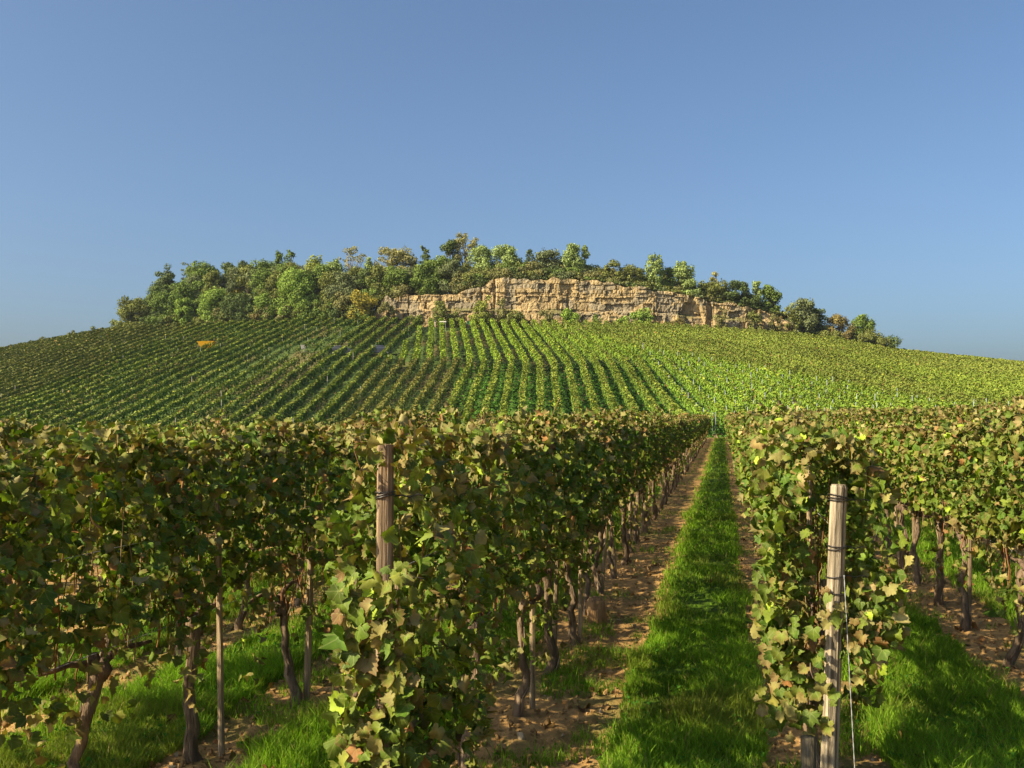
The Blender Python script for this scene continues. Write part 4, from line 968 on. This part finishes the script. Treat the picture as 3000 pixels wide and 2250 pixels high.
TL = [
 (285, 638, 34, 'tree', 'olive', 3, 'small brown-green oak standing alone at the left end of the wood', 'tree'),
 (249, 688, 14, 'bush', 'grey', 2, 'low grey-green shrub leftmost at the foot of the wood', 'shrub'),
 (300, 692, 34, 'bush', 'olive', 1, 'low rusty shrub below the small brown-green oak', 'shrub'),
 (358, 566, 36, 'pine', 'pine', 9, 'tall blue-green pine towering near the left end of the wood', 'pine_tree'),
 (385, 610, 20, 'pine', 'pine', 8, 'dark pine limb crown just right of the tall pine', 'pine_tree'),
 (350, 626, 28, 'tree', 'green', 3, 'mid green bushy tree at the foot of the tall pine', 'tree'),
 (392, 640, 22, 'tree', 'bright', 2, 'fresh green young tree right of the pine foot', 'tree'),
 (436, 561, 38, 'tree', 'green', 12, 'broad dark green oak right of the tall pine against the sky', 'tree'),
 (405, 565, 15, 'open', 'grey', 13, 'thin sparse grey treetop between pine and broad oak', 'tree'),
 (415, 645, 24, 'tree', 'green', 4, 'shaded green tree under the broad oak', 'tree'),
 (461, 619, 29, 'tree', 'bright', 3, 'rounded bright green tree in front of the broad oak', 'tree'),
 (508, 628, 34, 'tree', 'dark', 3, 'dark ivy-clad tree right of the rounded bright green one', 'tree'),
 (490, 562, 20, 'tree', 'dark', 14, 'dark treetop with jagged crown left of the domed one', 'tree'),
 (508, 616, 28, 'tree', 'gold', 9, 'yellowing tree half hidden behind the ivy-clad one', 'tree'),
 (524, 560, 20, 'tree', 'dark', 15, 'domed dark treetop in the middle of the left wood', 'tree'),
 (568, 556, 34, 'tree', 'green', 10, 'large olive green oak at the heart of the left wood', 'tree'),
 (596, 538, 16, 'tree', 'green', 16, 'left one of two feathery treetops above the left wood', 'tree'),
 (625, 537, 15, 'tree', 'green', 15, 'right one of two feathery treetops above the left wood', 'tree'),
 (600, 585, 34, 'tree', 'olive', 7, 'dull olive oak below the two feathery treetops', 'tree'),
 (573, 632, 25, 'tree', 'bright', 3, 'small yellow-green maple at the vineyard edge of the left wood', 'tree'),
 (554, 671, 12, 'bush', 'rust', 0.5, 'little rust-red shrub at the vineyard edge', 'shrub'),
 (645, 572, 42, 'tree', 'bright', 4, 'big bright green tree reaching down to the vineyard in the wood', 'tree'),
 (676, 548, 28, 'tree', 'yellow', 12, 'yellow-green treetop behind the big bright green tree', 'tree'),
 (722, 555, 22, 'tree', 'pale', 9, 'pale green poplar-like tree left of the bare-limbed tree', 'tree'),
 (688, 580, 22, 'tree', 'green', 8, 'green tree between the yellow-green and pale crowns', 'tree'),
 (760, 528, 32, 'sparse', 'straw', 12, 'gnarled half-bare tree with twisted limbs against the sky', 'tree'),
 (740, 585, 36, 'tree', 'grey', 6, 'dark grey-green tree below the gnarled half-bare one', 'tree'),
 (705, 628, 26, 'bush', 'olive', 2.5, 'olive shrub at the vineyard edge left of the golden one', 'shrub'),
 (742, 626, 24, 'bush', 'brown', 2.5, 'brownish shrub touching the golden one from the left', 'shrub'),
 (780, 622, 26, 'bush', 'gold', 1.5, 'golden yellow autumn shrub at the left end of the rock face', 'shrub'),
 (660, 640, 26, 'bush', 'green', 2, 'green shrub at the foot of the big bright green tree', 'shrub'),
 (794, 554, 16, 'tree', 'pale', 9, 'slim pale green tree right of the gnarled half-bare one', 'tree'),
 (812, 590, 26, 'tree', 'green', 7, 'green tree above the golden shrub', 'tree'),
 (848, 528, 40, 'open', 'straw', 12, 'wide brownish open tree above the left end of the rocks', 'tree'),
 (870, 545, 26, 'open', 'brown', 13, 'purplish brown airy crown right of the wide brownish tree', 'tree'),
 (852, 580, 22, 'tree', 'bright', 7, 'light green young tree before the wide brownish one', 'tree'),
 (828, 605, 24, 'bush', 'olive', 5, 'olive shrub on the rock edge below the light green young tree', 'shrub'),
 (880, 610, 30, 'bush', 'brown', 5, 'brown shrub on the rock edge left of the green dome', 'shrub'),
 (916, 527, 12, 'tree', 'dark', 12, 'narrow dark upright tree left of the tall autumn tree', 'tree'),
 (931, 553, 31, 'tree', 'green', 8, 'green dome-shaped tree above the left rocks', 'tree'),
 (932, 602, 26, 'bush', 'green', 5, 'low green shrub hanging at the rock edge under the green dome', 'shrub'),
 (955, 548, 15, 'tree', 'pale', 10, 'small pale crown right behind the green dome', 'tree'),
 (972, 514, 20, 'tree', 'dark', 12, 'dark grey-green tree beside the highest autumn crown', 'tree'),
 (1004, 501, 28, 'open', 'straw', 14, 'highest tree of the ridge with thin yellow-brown crown', 'tree'),
 (1040, 524, 28, 'tree', 'pale', 11, 'pale silvery green tree right of the highest tree', 'tree'),
 (1092, 525, 28, 'tree', 'pale', 11, 'rounded light green tree at the middle of the ridge', 'tree'),
 (1143, 535, 11, 'tree', 'dark', 10, 'small dark bushy treetop right of the rounded light green tree', 'tree'),
 (1185, 534, 28, 'tree', 'grey', 10, 'wide grey-green thicket tree between two paler crowns', 'tree'),
 (1238, 523, 22, 'tree', 'pale', 10, 'pale double-crowned tree above the centre of the rock face', 'tree'),
 (1264, 527, 12, 'tree', 'pale', 11, 'slender pale crown leaning right of the double-crowned tree', 'tree'),
 (1326, 557, 20, 'bush', 'olive', 8, 'rounded olive shrub on the skyline above the rocks', 'shrub'),
 (1365, 567, 22, 'bush', 'olive', 8, 'flat olive shrub on the skyline left of the tall pale tree', 'shrub'),
 (1415, 545, 20, 'tree', 'pale', 8, 'tall pale green tree on the right half of the ridge', 'tree'),
 (1477, 562, 22, 'tree', 'pale', 8, 'pale cone-shaped tree second right of the tall pale one', 'tree'),
 (1446, 575, 16, 'tree', 'green', 9, 'green tree squeezed between two pale trees', 'tree'),
 (1495, 600, 16, 'tree', 'pale', 5, 'small pale tree lower on the slope above the rocks', 'tree'),
 (1545, 585, 7, 'sparse', 'straw', 9, 'thin bare purple-grey treetop on the right ridge', 'tree'),
 (1540, 598, 26, 'bush', 'olive', 7, 'olive thicket shrub below the thin bare treetop', 'shrub'),
 (1593, 603, 30, 'tree', 'dark', 7, 'dark green tree above the shaded rocks', 'tree'),
 (1635, 604, 14, 'tree', 'pale', 7, 'left pale crown of the pair on the descending ridge', 'tree'),
 (1664, 612, 22, 'tree', 'green', 7, 'right green crown of the pair on the descending ridge', 'tree'),
 (1620, 632, 28, 'bush', 'dark', 4, 'dark shrub under the pair of crowns', 'shrub'),
 (1735, 642, 28, 'tree', 'grey', 4, 'grey-green leaning tree at the right end of the rocks', 'tree'),
 (1766, 662, 22, 'tree', 'dark', 5, 'dark tree between the leaning tree and the rusty one', 'tree'),
 (1712, 660, 16, 'bush', 'olive', 3, 'olive shrub covering the last rocks on the right', 'shrub'),
 (1814, 676, 28, 'tree', 'rust', 3, 'rust-brown autumn tree near the right end of the ridge', 'tree'),
 (1868, 676, 26, 'tree', 'green', 5, 'round green tree standing above the last shrubs on the right', 'tree'),
 (1872, 706, 36, 'bush', 'olive', 1.5, 'olive shrub under the round green tree', 'shrub'),
 (1918, 722, 24, 'bush', 'dark', 1.5, 'rightmost dark low shrub tapering down the ridge', 'shrub'),
 (1790, 712, 26, 'bush', 'olive', 1, 'low olive shrub in front of the rust-brown tree', 'shrub'),
 (833, 648, 15, 'bush', 'brown', 1.2, 'dry brown shrub against the left end of the rock face', 'shrub'),
 (952, 648, 17, 'tree', 'olive', 0.8, 'olive young tree growing in front of the rocks above the workers', 'tree'),
 (1047, 636, 18, 'bush', 'yellow', 1.6, 'yellow-green creeper climbing the rock face', 'shrub'),
 (1232, 664, 19, 'bush', 'lime', 0.4, 'vivid green shrub at the middle of the rock foot', 'shrub'),
 (1389, 664, 22, 'bush', 'bright', 0.4, 'vivid green shrub at the rock foot below the tall pale tree', 'shrub'),
 (1347, 681, 12, 'bush', 'lime', 0.2, 'small lime green shrub left of the vivid one at the rock foot', 'shrub'),
 (1110, 668, 20, 'bush', 'olive', 0.4, 'olive weeds shrub at the left centre of the rock foot', 'shrub'),
 (1180, 668, 15, 'bush', 'brown', 0.6, 'dry brown shrub left of the vivid green one at the rock foot', 'shrub'),
 (1462, 684, 16, 'bush', 'rust', 0.3, 'dark red-brown shrub at the foot of the shaded rocks', 'shrub'),
 (1290, 676, 13, 'bush', 'green', 0.2, 'tiny green shrub right of the vivid one at mid rock foot', 'shrub'),
 (1086, 642, 15, 'bush', 'brown', 1.65, 'dry brown scrub on the ledge right of the climbing creeper', 'shrub'),
 (1560, 662, 13, 'bush', 'brown', 1.65, 'brown scrub clinging to the shaded right rocks', 'shrub'),
 (1630, 668, 15, 'bush', 'olive', 1.65, 'olive scrub clinging to the last rocks on the right', 'shrub'),
 (1672, 676, 13, 'bush', 'brown', 1.6, 'brownish scrub at the foot of the last rocks on the right', 'shrub'),
 (985, 672, 14, 'bush', 'olive', 0.5, 'olive shrub right of the young tree above the workers', 'shrub'),
 (900, 676, 16, 'bush', 'olive', 0.5, 'olive shrub at the foot of the left rocks', 'shrub'),
 (1030, 676, 16, 'bush', 'yellow', 0.4, 'yellowish shrub below the climbing creeper', 'shrub')]
for i, t in enumerate(TL):
    X, yt, hw, kd, colr, do, lab, nm = t
    tree(X, yt, hw, kd, colr, do, lab, 400 + i, nm)
def brush():
    rs = np.random.default_rng(60); k = 0
    tx = [800, 960, 1000, 1100, 1200, 1300, 1400, 1500, 1600, 1700, 1760]; ty = [625, 592, 566, 560, 560, 578, 592, 612, 638, 672, 700]
    for layer, (do, dy, st) in enumerate([(6.3, 31, 13), (6.7, 26, 14), (7.4, 18, 15), (9.0, 8, 18), (11.5, 0, 20)]):
        X = 985
        while X < 1745:
            yt = np.interp(X, tx, ty) + dy + rs.uniform(-8, 8); k += 1
            colr = rs.choice(['brown', 'olive', 'olive', 'brown', 'grey', 'green', 'rust', 'dark'], p=[.24, .2, .16, .08, .1, .1, .04, .08])
            tree(X, yt, rs.uniform(17, 27), 'bush', colr, do + rs.uniform(-.5, 1), f'{dict(brown="brownish", olive="olive", grey="grey-green", green="green", rust="rusty", dark="dark")[str(colr)]} shrub, {ordw(k)} in the thicket along the rock edge', 700 + k, 'shrub')
            X += st * rs.uniform(.7, 1.2)
    X = 330; k = 0     # understorey filling the wood behind the edge trees
    while X < 985:
        k += 1; yt = np.interp(X, [330, 400, 470, 560, 640, 720, 800, 900, 985], [618, 596, 585, 568, 566, 574, 572, 566, 548]) + rs.uniform(-6, 12)
        colr = rs.choice(['olive', 'green', 'dark', 'grey', 'bright'], p=[.28, .3, .2, .12, .1])
        tree(X, yt, rs.uniform(20, 30), 'tree', colr, rs.uniform(5.5, 9), f'{dict(grey="grey-green", olive="olive", green="mid green", dark="dark", bright="fresh green")[str(colr)]} understorey tree, {ordw(k)} from the left inside the left wood', 850 + k, 'tree')
        X += rs.uniform(17, 26)
    # shrubs filling the foot of the left wood
    X = 262; k = 0
    while X < 800:
        k += 1; yt = np.interp(X, [262, 340, 420, 560, 700, 800], [690, 676, 668, 655, 650, 655]) + rs.uniform(-7, 8)
        colr = rs.choice(['olive', 'green', 'dark', 'brown'], p=[.35, .3, .2, .15])
        tree(X, yt, rs.uniform(15, 24), 'bush', colr, 1.2 + rs.uniform(0, 1), f'{dict(brown="brownish", olive="olive", green="green", dark="dark")[str(colr)]} shrub, {ordw(k)} along the foot of the left wood', 800 + k, 'shrub')
        X += rs.uniform(24, 36)
    for j, (X, yt, hw) in enumerate([(20, 743, 7), (92, 726, 8), (150, 712, 9), (205, 703, 10), (2010, 766, 8), (2070, 772, 10), (2140, 776, 8)]):
        tree(X, yt, hw, 'bush', 'olive', 11, f'tiny olive shrub, {ordw(j + 1)} from the left along the open vineyard skyline', 900 + j, 'shrub')
brush()
print('trees done')

# ------------------------------------------------------------------ vehicles, bins, people on the hill
def root_at(name, x, y, z, rz=0):
    r = bpy.data.objects.new(name, None); COL.objects.link(r); r.location = (x, y, z); r.rotation_euler = (0, 0, rz); return r
def car(key, col, label, rz):
    x, y, z = SP[key]; r = root_at('parked_car', x, y, z, rz)
    prof = np.array([[-2.05, .35], [-2.1, .75], [-1.95, .95], [-1.55, 1.0], [-1.0, 1.40], [-.6, 1.47], [.35, 1.46], [.75, 1.36], [1.25, .98], [1.9, .86], [2.08, .7], [2.1, .35]])
    ysec = [(-.84, .0), (-.80, .03), (.80, .03), (.84, .0)]; n = len(prof); V = []
    for yy, gz in ysec:
        q = prof.copy(); sc = np.where(q[:, 1] > 1.0, .84, 1.0) if abs(yy) > .7 else 1
        V.append(np.stack([q[:, 0], yy * sc * np.ones(n), q[:, 1] + gz], -1))
    V = np.concatenate(V); g = Geo(); Q = []
    for a in range(3):
        for k in range(n): Q.append([a * n + k, a * n + (k + 1) % n, (a + 1) * n + (k + 1) % n, (a + 1) * n + k])
    g.add(V, [np.array(Q)], col); g.add(V[:n], [np.array([list(range(n))])], col); g.add(V[3 * n:], [np.array([list(range(n))[::-1]])], col)
    link('body', g.mesh('body', [M_PLAIN]), r)
    for nm, x0, x1, sx in (('window', -.98, -.15, 1), ('window', -.08, .70, 1)):
        for sg in (-1, 1):
            g = Geo(); box(g, ((x0 + x1) / 2, sg * .735, 1.2), (x1 - x0, .05, .28), [.02, .025, .03]); link('window', g.mesh('window', [M_METAL]), r)
    for wx in (-1.3, 1.3):
        for sg in (-1, 1):
            g = Geo(); tube(g, [[wx, sg * .68, .32], [wx, sg * .88, .32]], .32, [.02, .02, .02], n=18)
            wh = link('wheel', g.mesh('wheel', [M_PLAIN]), r)
            g = Geo(); tube(g, [[wx, sg * .86, .32], [wx, sg * .89, .32]], .18, [.4, .4, .4], n=14); link('rim', g.mesh('rim', [M_METAL]), wh)
    r.scale = (1, 1, 1.32 if key == 'car3' else 1.05); tag(r, label, 'car', 'cars between the vine rows'); return r
car('car1', [.045, .05, .065], 'dark blue-grey car half hidden between vine rows, left of its twin', .15)
car('car2', [.035, .042, .07], 'dark navy car almost hidden by vine rows, rightmost of the cars', .1)
x, y, z = SP['bin']; r = root_at('harvest_trailer', x, y, z, .06); g = Geo()
b = np.array([[-.85, -.6, .75], [.85, -.6, .75], [.85, .6, .75], [-.85, .6, .75]]); t = np.array([[-1.5, -.95, 1.9], [1.5, -.95, 1.95], [1.5, .95, 1.95], [-1.5, .95, 1.9]])
ti = t * [.96, .94, 1]; bi_ = b * [.95, .93, 1] + [0, 0, .06]
V = np.concatenate([b, t, ti, bi_]); Q = []
for k in range(4): Q += [[k, (k + 1) % 4, 4 + (k + 1) % 4, 4 + k], [4 + k, 4 + (k + 1) % 4, 8 + (k + 1) % 4, 8 + k], [8 + k, 8 + (k + 1) % 4, 12 + (k + 1) % 4, 12 + k]]
Q += [[3, 2, 1, 0], [12, 13, 14, 15]]
g.add(V, [np.array(Q)], [.85, .42, .012]); link('tub', g.mesh('tub', [M_PLAIN]), r)
g = Geo(); box(g, (0, 0, .68), (1.9, .5, .1), [.08, .08, .08]); tube(g, [[-.9, 0, .66], [-2.3, 0, .5]], .05, [.08, .08, .08], n=8); link('chassis', g.mesh('chassis', [M_PLAIN]), r)
for sg in (-1, 1):
    g = Geo(); tube(g, [[0, sg * .62, .33], [0, sg * .82, .33]], .33, [.02, .02, .02], n=18); wh = link('wheel', g.mesh('wheel', [M_PLAIN]), r)
    g = Geo(); tube(g, [[0, sg * .80, .33], [0, sg * .84, .33]], .16, [.5, .4, .05], n=12); link('rim', g.mesh('rim', [M_PLAIN]), wh)
tag(r, 'bright orange-yellow harvest tub trailer standing among the left vine rows', 'trailer')
x, y, z = SP['roof']; r = root_at('canopy', x, y, z, -.1); g = Geo(); box(g, (-.35, 0, 1.86), (2.1, 1.3, .16), [.62, .58, .50]); box(g, (-.35, -.02, 1.955), (1.9, 1.1, .03), [.7, .66, .6]); link('roof_panel', g.mesh('roof_panel', [M_PLAIN]), r)
for sx in (-1.2, .5):
    for sy in (-.5, .5):
        g = Geo(); box(g, (sx, sy, .89), (.06, .06, 1.78), [.4, .38, .33]); link('pole', g.mesh('pole', [M_METAL]), r)
r.scale = (.6, .6, .97); tag(r, 'small pale flat canopy on poles between vine rows near the workers', 'canopy')
for key, lab, cc in (('car3', 'small white harvest bin on a rack among the left vine rows', 1.15), ('g1', 'larger turquoise harvest bin standing on its rack under the rocks', 1.0), ('g2', 'smaller turquoise harvest bin farther right under the rocks', .72)):
    x, y, z = SP[key]; r = root_at('harvest_bin', x, y, z, .2); g = Geo(); s_ = cc
    b = np.array([[-.30, -.25, .85], [.30, -.25, .85], [.30, .25, .85], [-.30, .25, .85]]) * [s_, s_, 1]; t = np.array([[-.42, -.34, 1.5], [.42, -.34, 1.5], [.42, .34, 1.5], [-.42, .34, 1.5]]) * [s_, s_, 1]
    V = np.concatenate([b, t, t * [.9, .9, 1], b * [.88, .88, 1] + [0, 0, .05]]); g.add(V, [np.array(Q)], [.08, .40, .24] if key[0] == 'g' else [.6, .55, .5]); link('tub', g.mesh('tub', [M_PLAIN]), r)
    g = Geo(); 
    for sx in (-.25, .25):
        for sy in (-.2, .2): box(g, (sx * s_, sy * s_, .41), (.05, .05, .82), [.15, .15, .14])
    box(g, (0, 0, .835), (.62 * s_, .5 * s_, .03), [.15, .15, .14]); link('rack', g.mesh('rack', [M_METAL]), r)
    tag(r, lab, 'bin', 'harvest bins on racks')
def flat_mat(name, c):
    m, nt_, b_ = new_mat(name); b_.inputs['Base Color'].default_value = (*c, 1); b_.inputs['Roughness'].default_value = .85; return m
M_SKIN = flat_mat('skin', (.50, .28, .19)); M_RED = flat_mat('dark_red_fabric', (.20, .012, .03)); M_GREYF = flat_mat('grey_fabric', (.09, .09, .10))
M_TROU = flat_mat('pale_trousers', (.42, .36, .30)); M_DTROU = flat_mat('dark_trousers', (.05, .05, .06)); M_HAIR = flat_mat('hair', (.05, .03, .02))
def skinned(name, pts, edges, radii, mat, parent, rootv=0):
    me = bpy.data.meshes.new(name); me.from_pydata([tuple(p) for p in pts], edges, []); me.materials.append(mat)
    o = link(name, me, parent); md = o.modifiers.new('skin', 'SKIN')
    for i, r_ in enumerate(radii): me.skin_vertices[0].data[i].radius = (r_, r_) if np.isscalar(r_) else r_
    me.skin_vertices[0].data[rootv].use_root = True
    s_ = o.modifiers.new('sub', 'SUBSURF'); s_.levels = 1; s_.render_levels = 2; md.use_smooth_shade = True
    return o
def person(key, label, top, trou, bend, rz):
    x, y, z = SP[key]; r = root_at('person', x, y, z, rz); b = bend
    P = [(0, 0, .94), (0, .02 + b * .10, 1.15), (0, .03 + b * .22, 1.40), (0, .03 + b * .30, 1.50), (0, .03 + b * .36, 1.60), (0, .04 + b * .38, 1.70),   # 0-5 spine, neck, head
         (-.19, .03 + b * .2, 1.40), (-.25, .06 + b * .3, 1.12), (-.20, .25 + b * .35, .95), (-.19, .33 + b * .36, .93),                   # left arm, hand
         (.19, .03 + b * .2, 1.40), (.25, .06 + b * .3, 1.12), (.22, .22 + b * .35, .93), (.21, .30 + b * .36, .91),
         (-.10, 0, .88), (-.12, .06, .48), (-.12, -.02, .08), (-.12, .14, .035), (.10, 0, .88), (.12, -.04, .48), (.13, -.14, .08), (.13, .02, .035)]
    E = [(0, 1), (1, 2), (2, 3), (3, 4), (4, 5), (2, 6), (6, 7), (7, 8), (8, 9), (2, 10), (10, 11), (11, 12), (12, 13), (0, 14), (14, 15), (15, 16), (16, 17), (0, 18), (18, 19), (19, 20), (20, 21)]
    R = [.13, .125, .14, .055, .085, .08, .06, .042, .030, .035, .06, .042, .03, .035, .085, .06, .042, .035, .085, .06, .042, .035]
    skinned('body', P, E, R, M_SKIN, r)
    Pt = [P[i] for i in (0, 1, 2, 6, 7, 8, 10, 11, 12)]; skinned('jacket', Pt, [(0, 1), (1, 2), (2, 3), (3, 4), (4, 5), (2, 6), (6, 7), (7, 8)], [.155, .15, .165, .078, .06, .045, .078, .06, .045], top, r)
    Pb = [P[i] for i in (0, 14, 15, 16, 18, 19, 20)]; skinned('trousers', Pb, [(0, 1), (1, 2), (2, 3), (0, 4), (4, 5), (5, 6)], [.15, .105, .08, .06, .105, .08, .06], trou, r)
    h = P[5]; skinned('hair', [(h[0], h[1] - .02, h[2] + .0), (h[0], h[1] - .03, h[2] + .06)], [(0, 1)], [.095, .075], M_HAIR, r)
    tag(r, label, 'person', 'grape pickers under the rocks')
person('p1', 'worker in a dark red jacket and pale trousers standing between vine rows', M_RED, M_TROU, .9, -1.9)
person('p2', 'worker in grey top and light trousers right of the one in red', M_GREYF, M_TROU, .3, 2.6)
x, y, z = SP['p1']; g = Geo(); tube(g, [[0, 0, .01], [0, 0, .02], [0, 0, .3]], [.12, .13, .17], [.5, .05, .02], n=14); 
tag(link('bucket', g.mesh('bucket', [M_PLAIN]), None, (x - 1.0, y - .3, z)), 'orange-red picking bucket beside the worker in red', 'bucket')
print('scene done', len(bpy.data.objects))
# ------------------------------------------------------------------ thin air between here and the hill
def haze():
    g = Geo(); x0, x1, y0, y1, z0, z1 = -905, 905, -305, 1605, -16, 52
    box(g, ((x0 + x1) / 2, (y0 + y1) / 2, (z0 + z1) / 2), (x1 - x0 + 10, y1 - y0 + 10, z1 - z0), [1, 1, 1])
    m = bpy.data.materials.new('haze'); m.use_nodes = True; n_ = m.node_tree
    n_.nodes.remove(n_.nodes['Principled BSDF']); v = n_.nodes.new('ShaderNodeVolumePrincipled')
    v.inputs['Color'].default_value = (.80, .88, 1.0, 1); v.inputs['Density'].default_value = 0.00009; v.inputs['Anisotropy'].default_value = .2
    n_.links.new(v.outputs[0], n_.nodes['Material Output'].inputs['Volume'])
    tag(link('haze', g.mesh('haze', [m])), 'thin autumn haze over the vineyard', 'haze', kind='stuff')
haze()
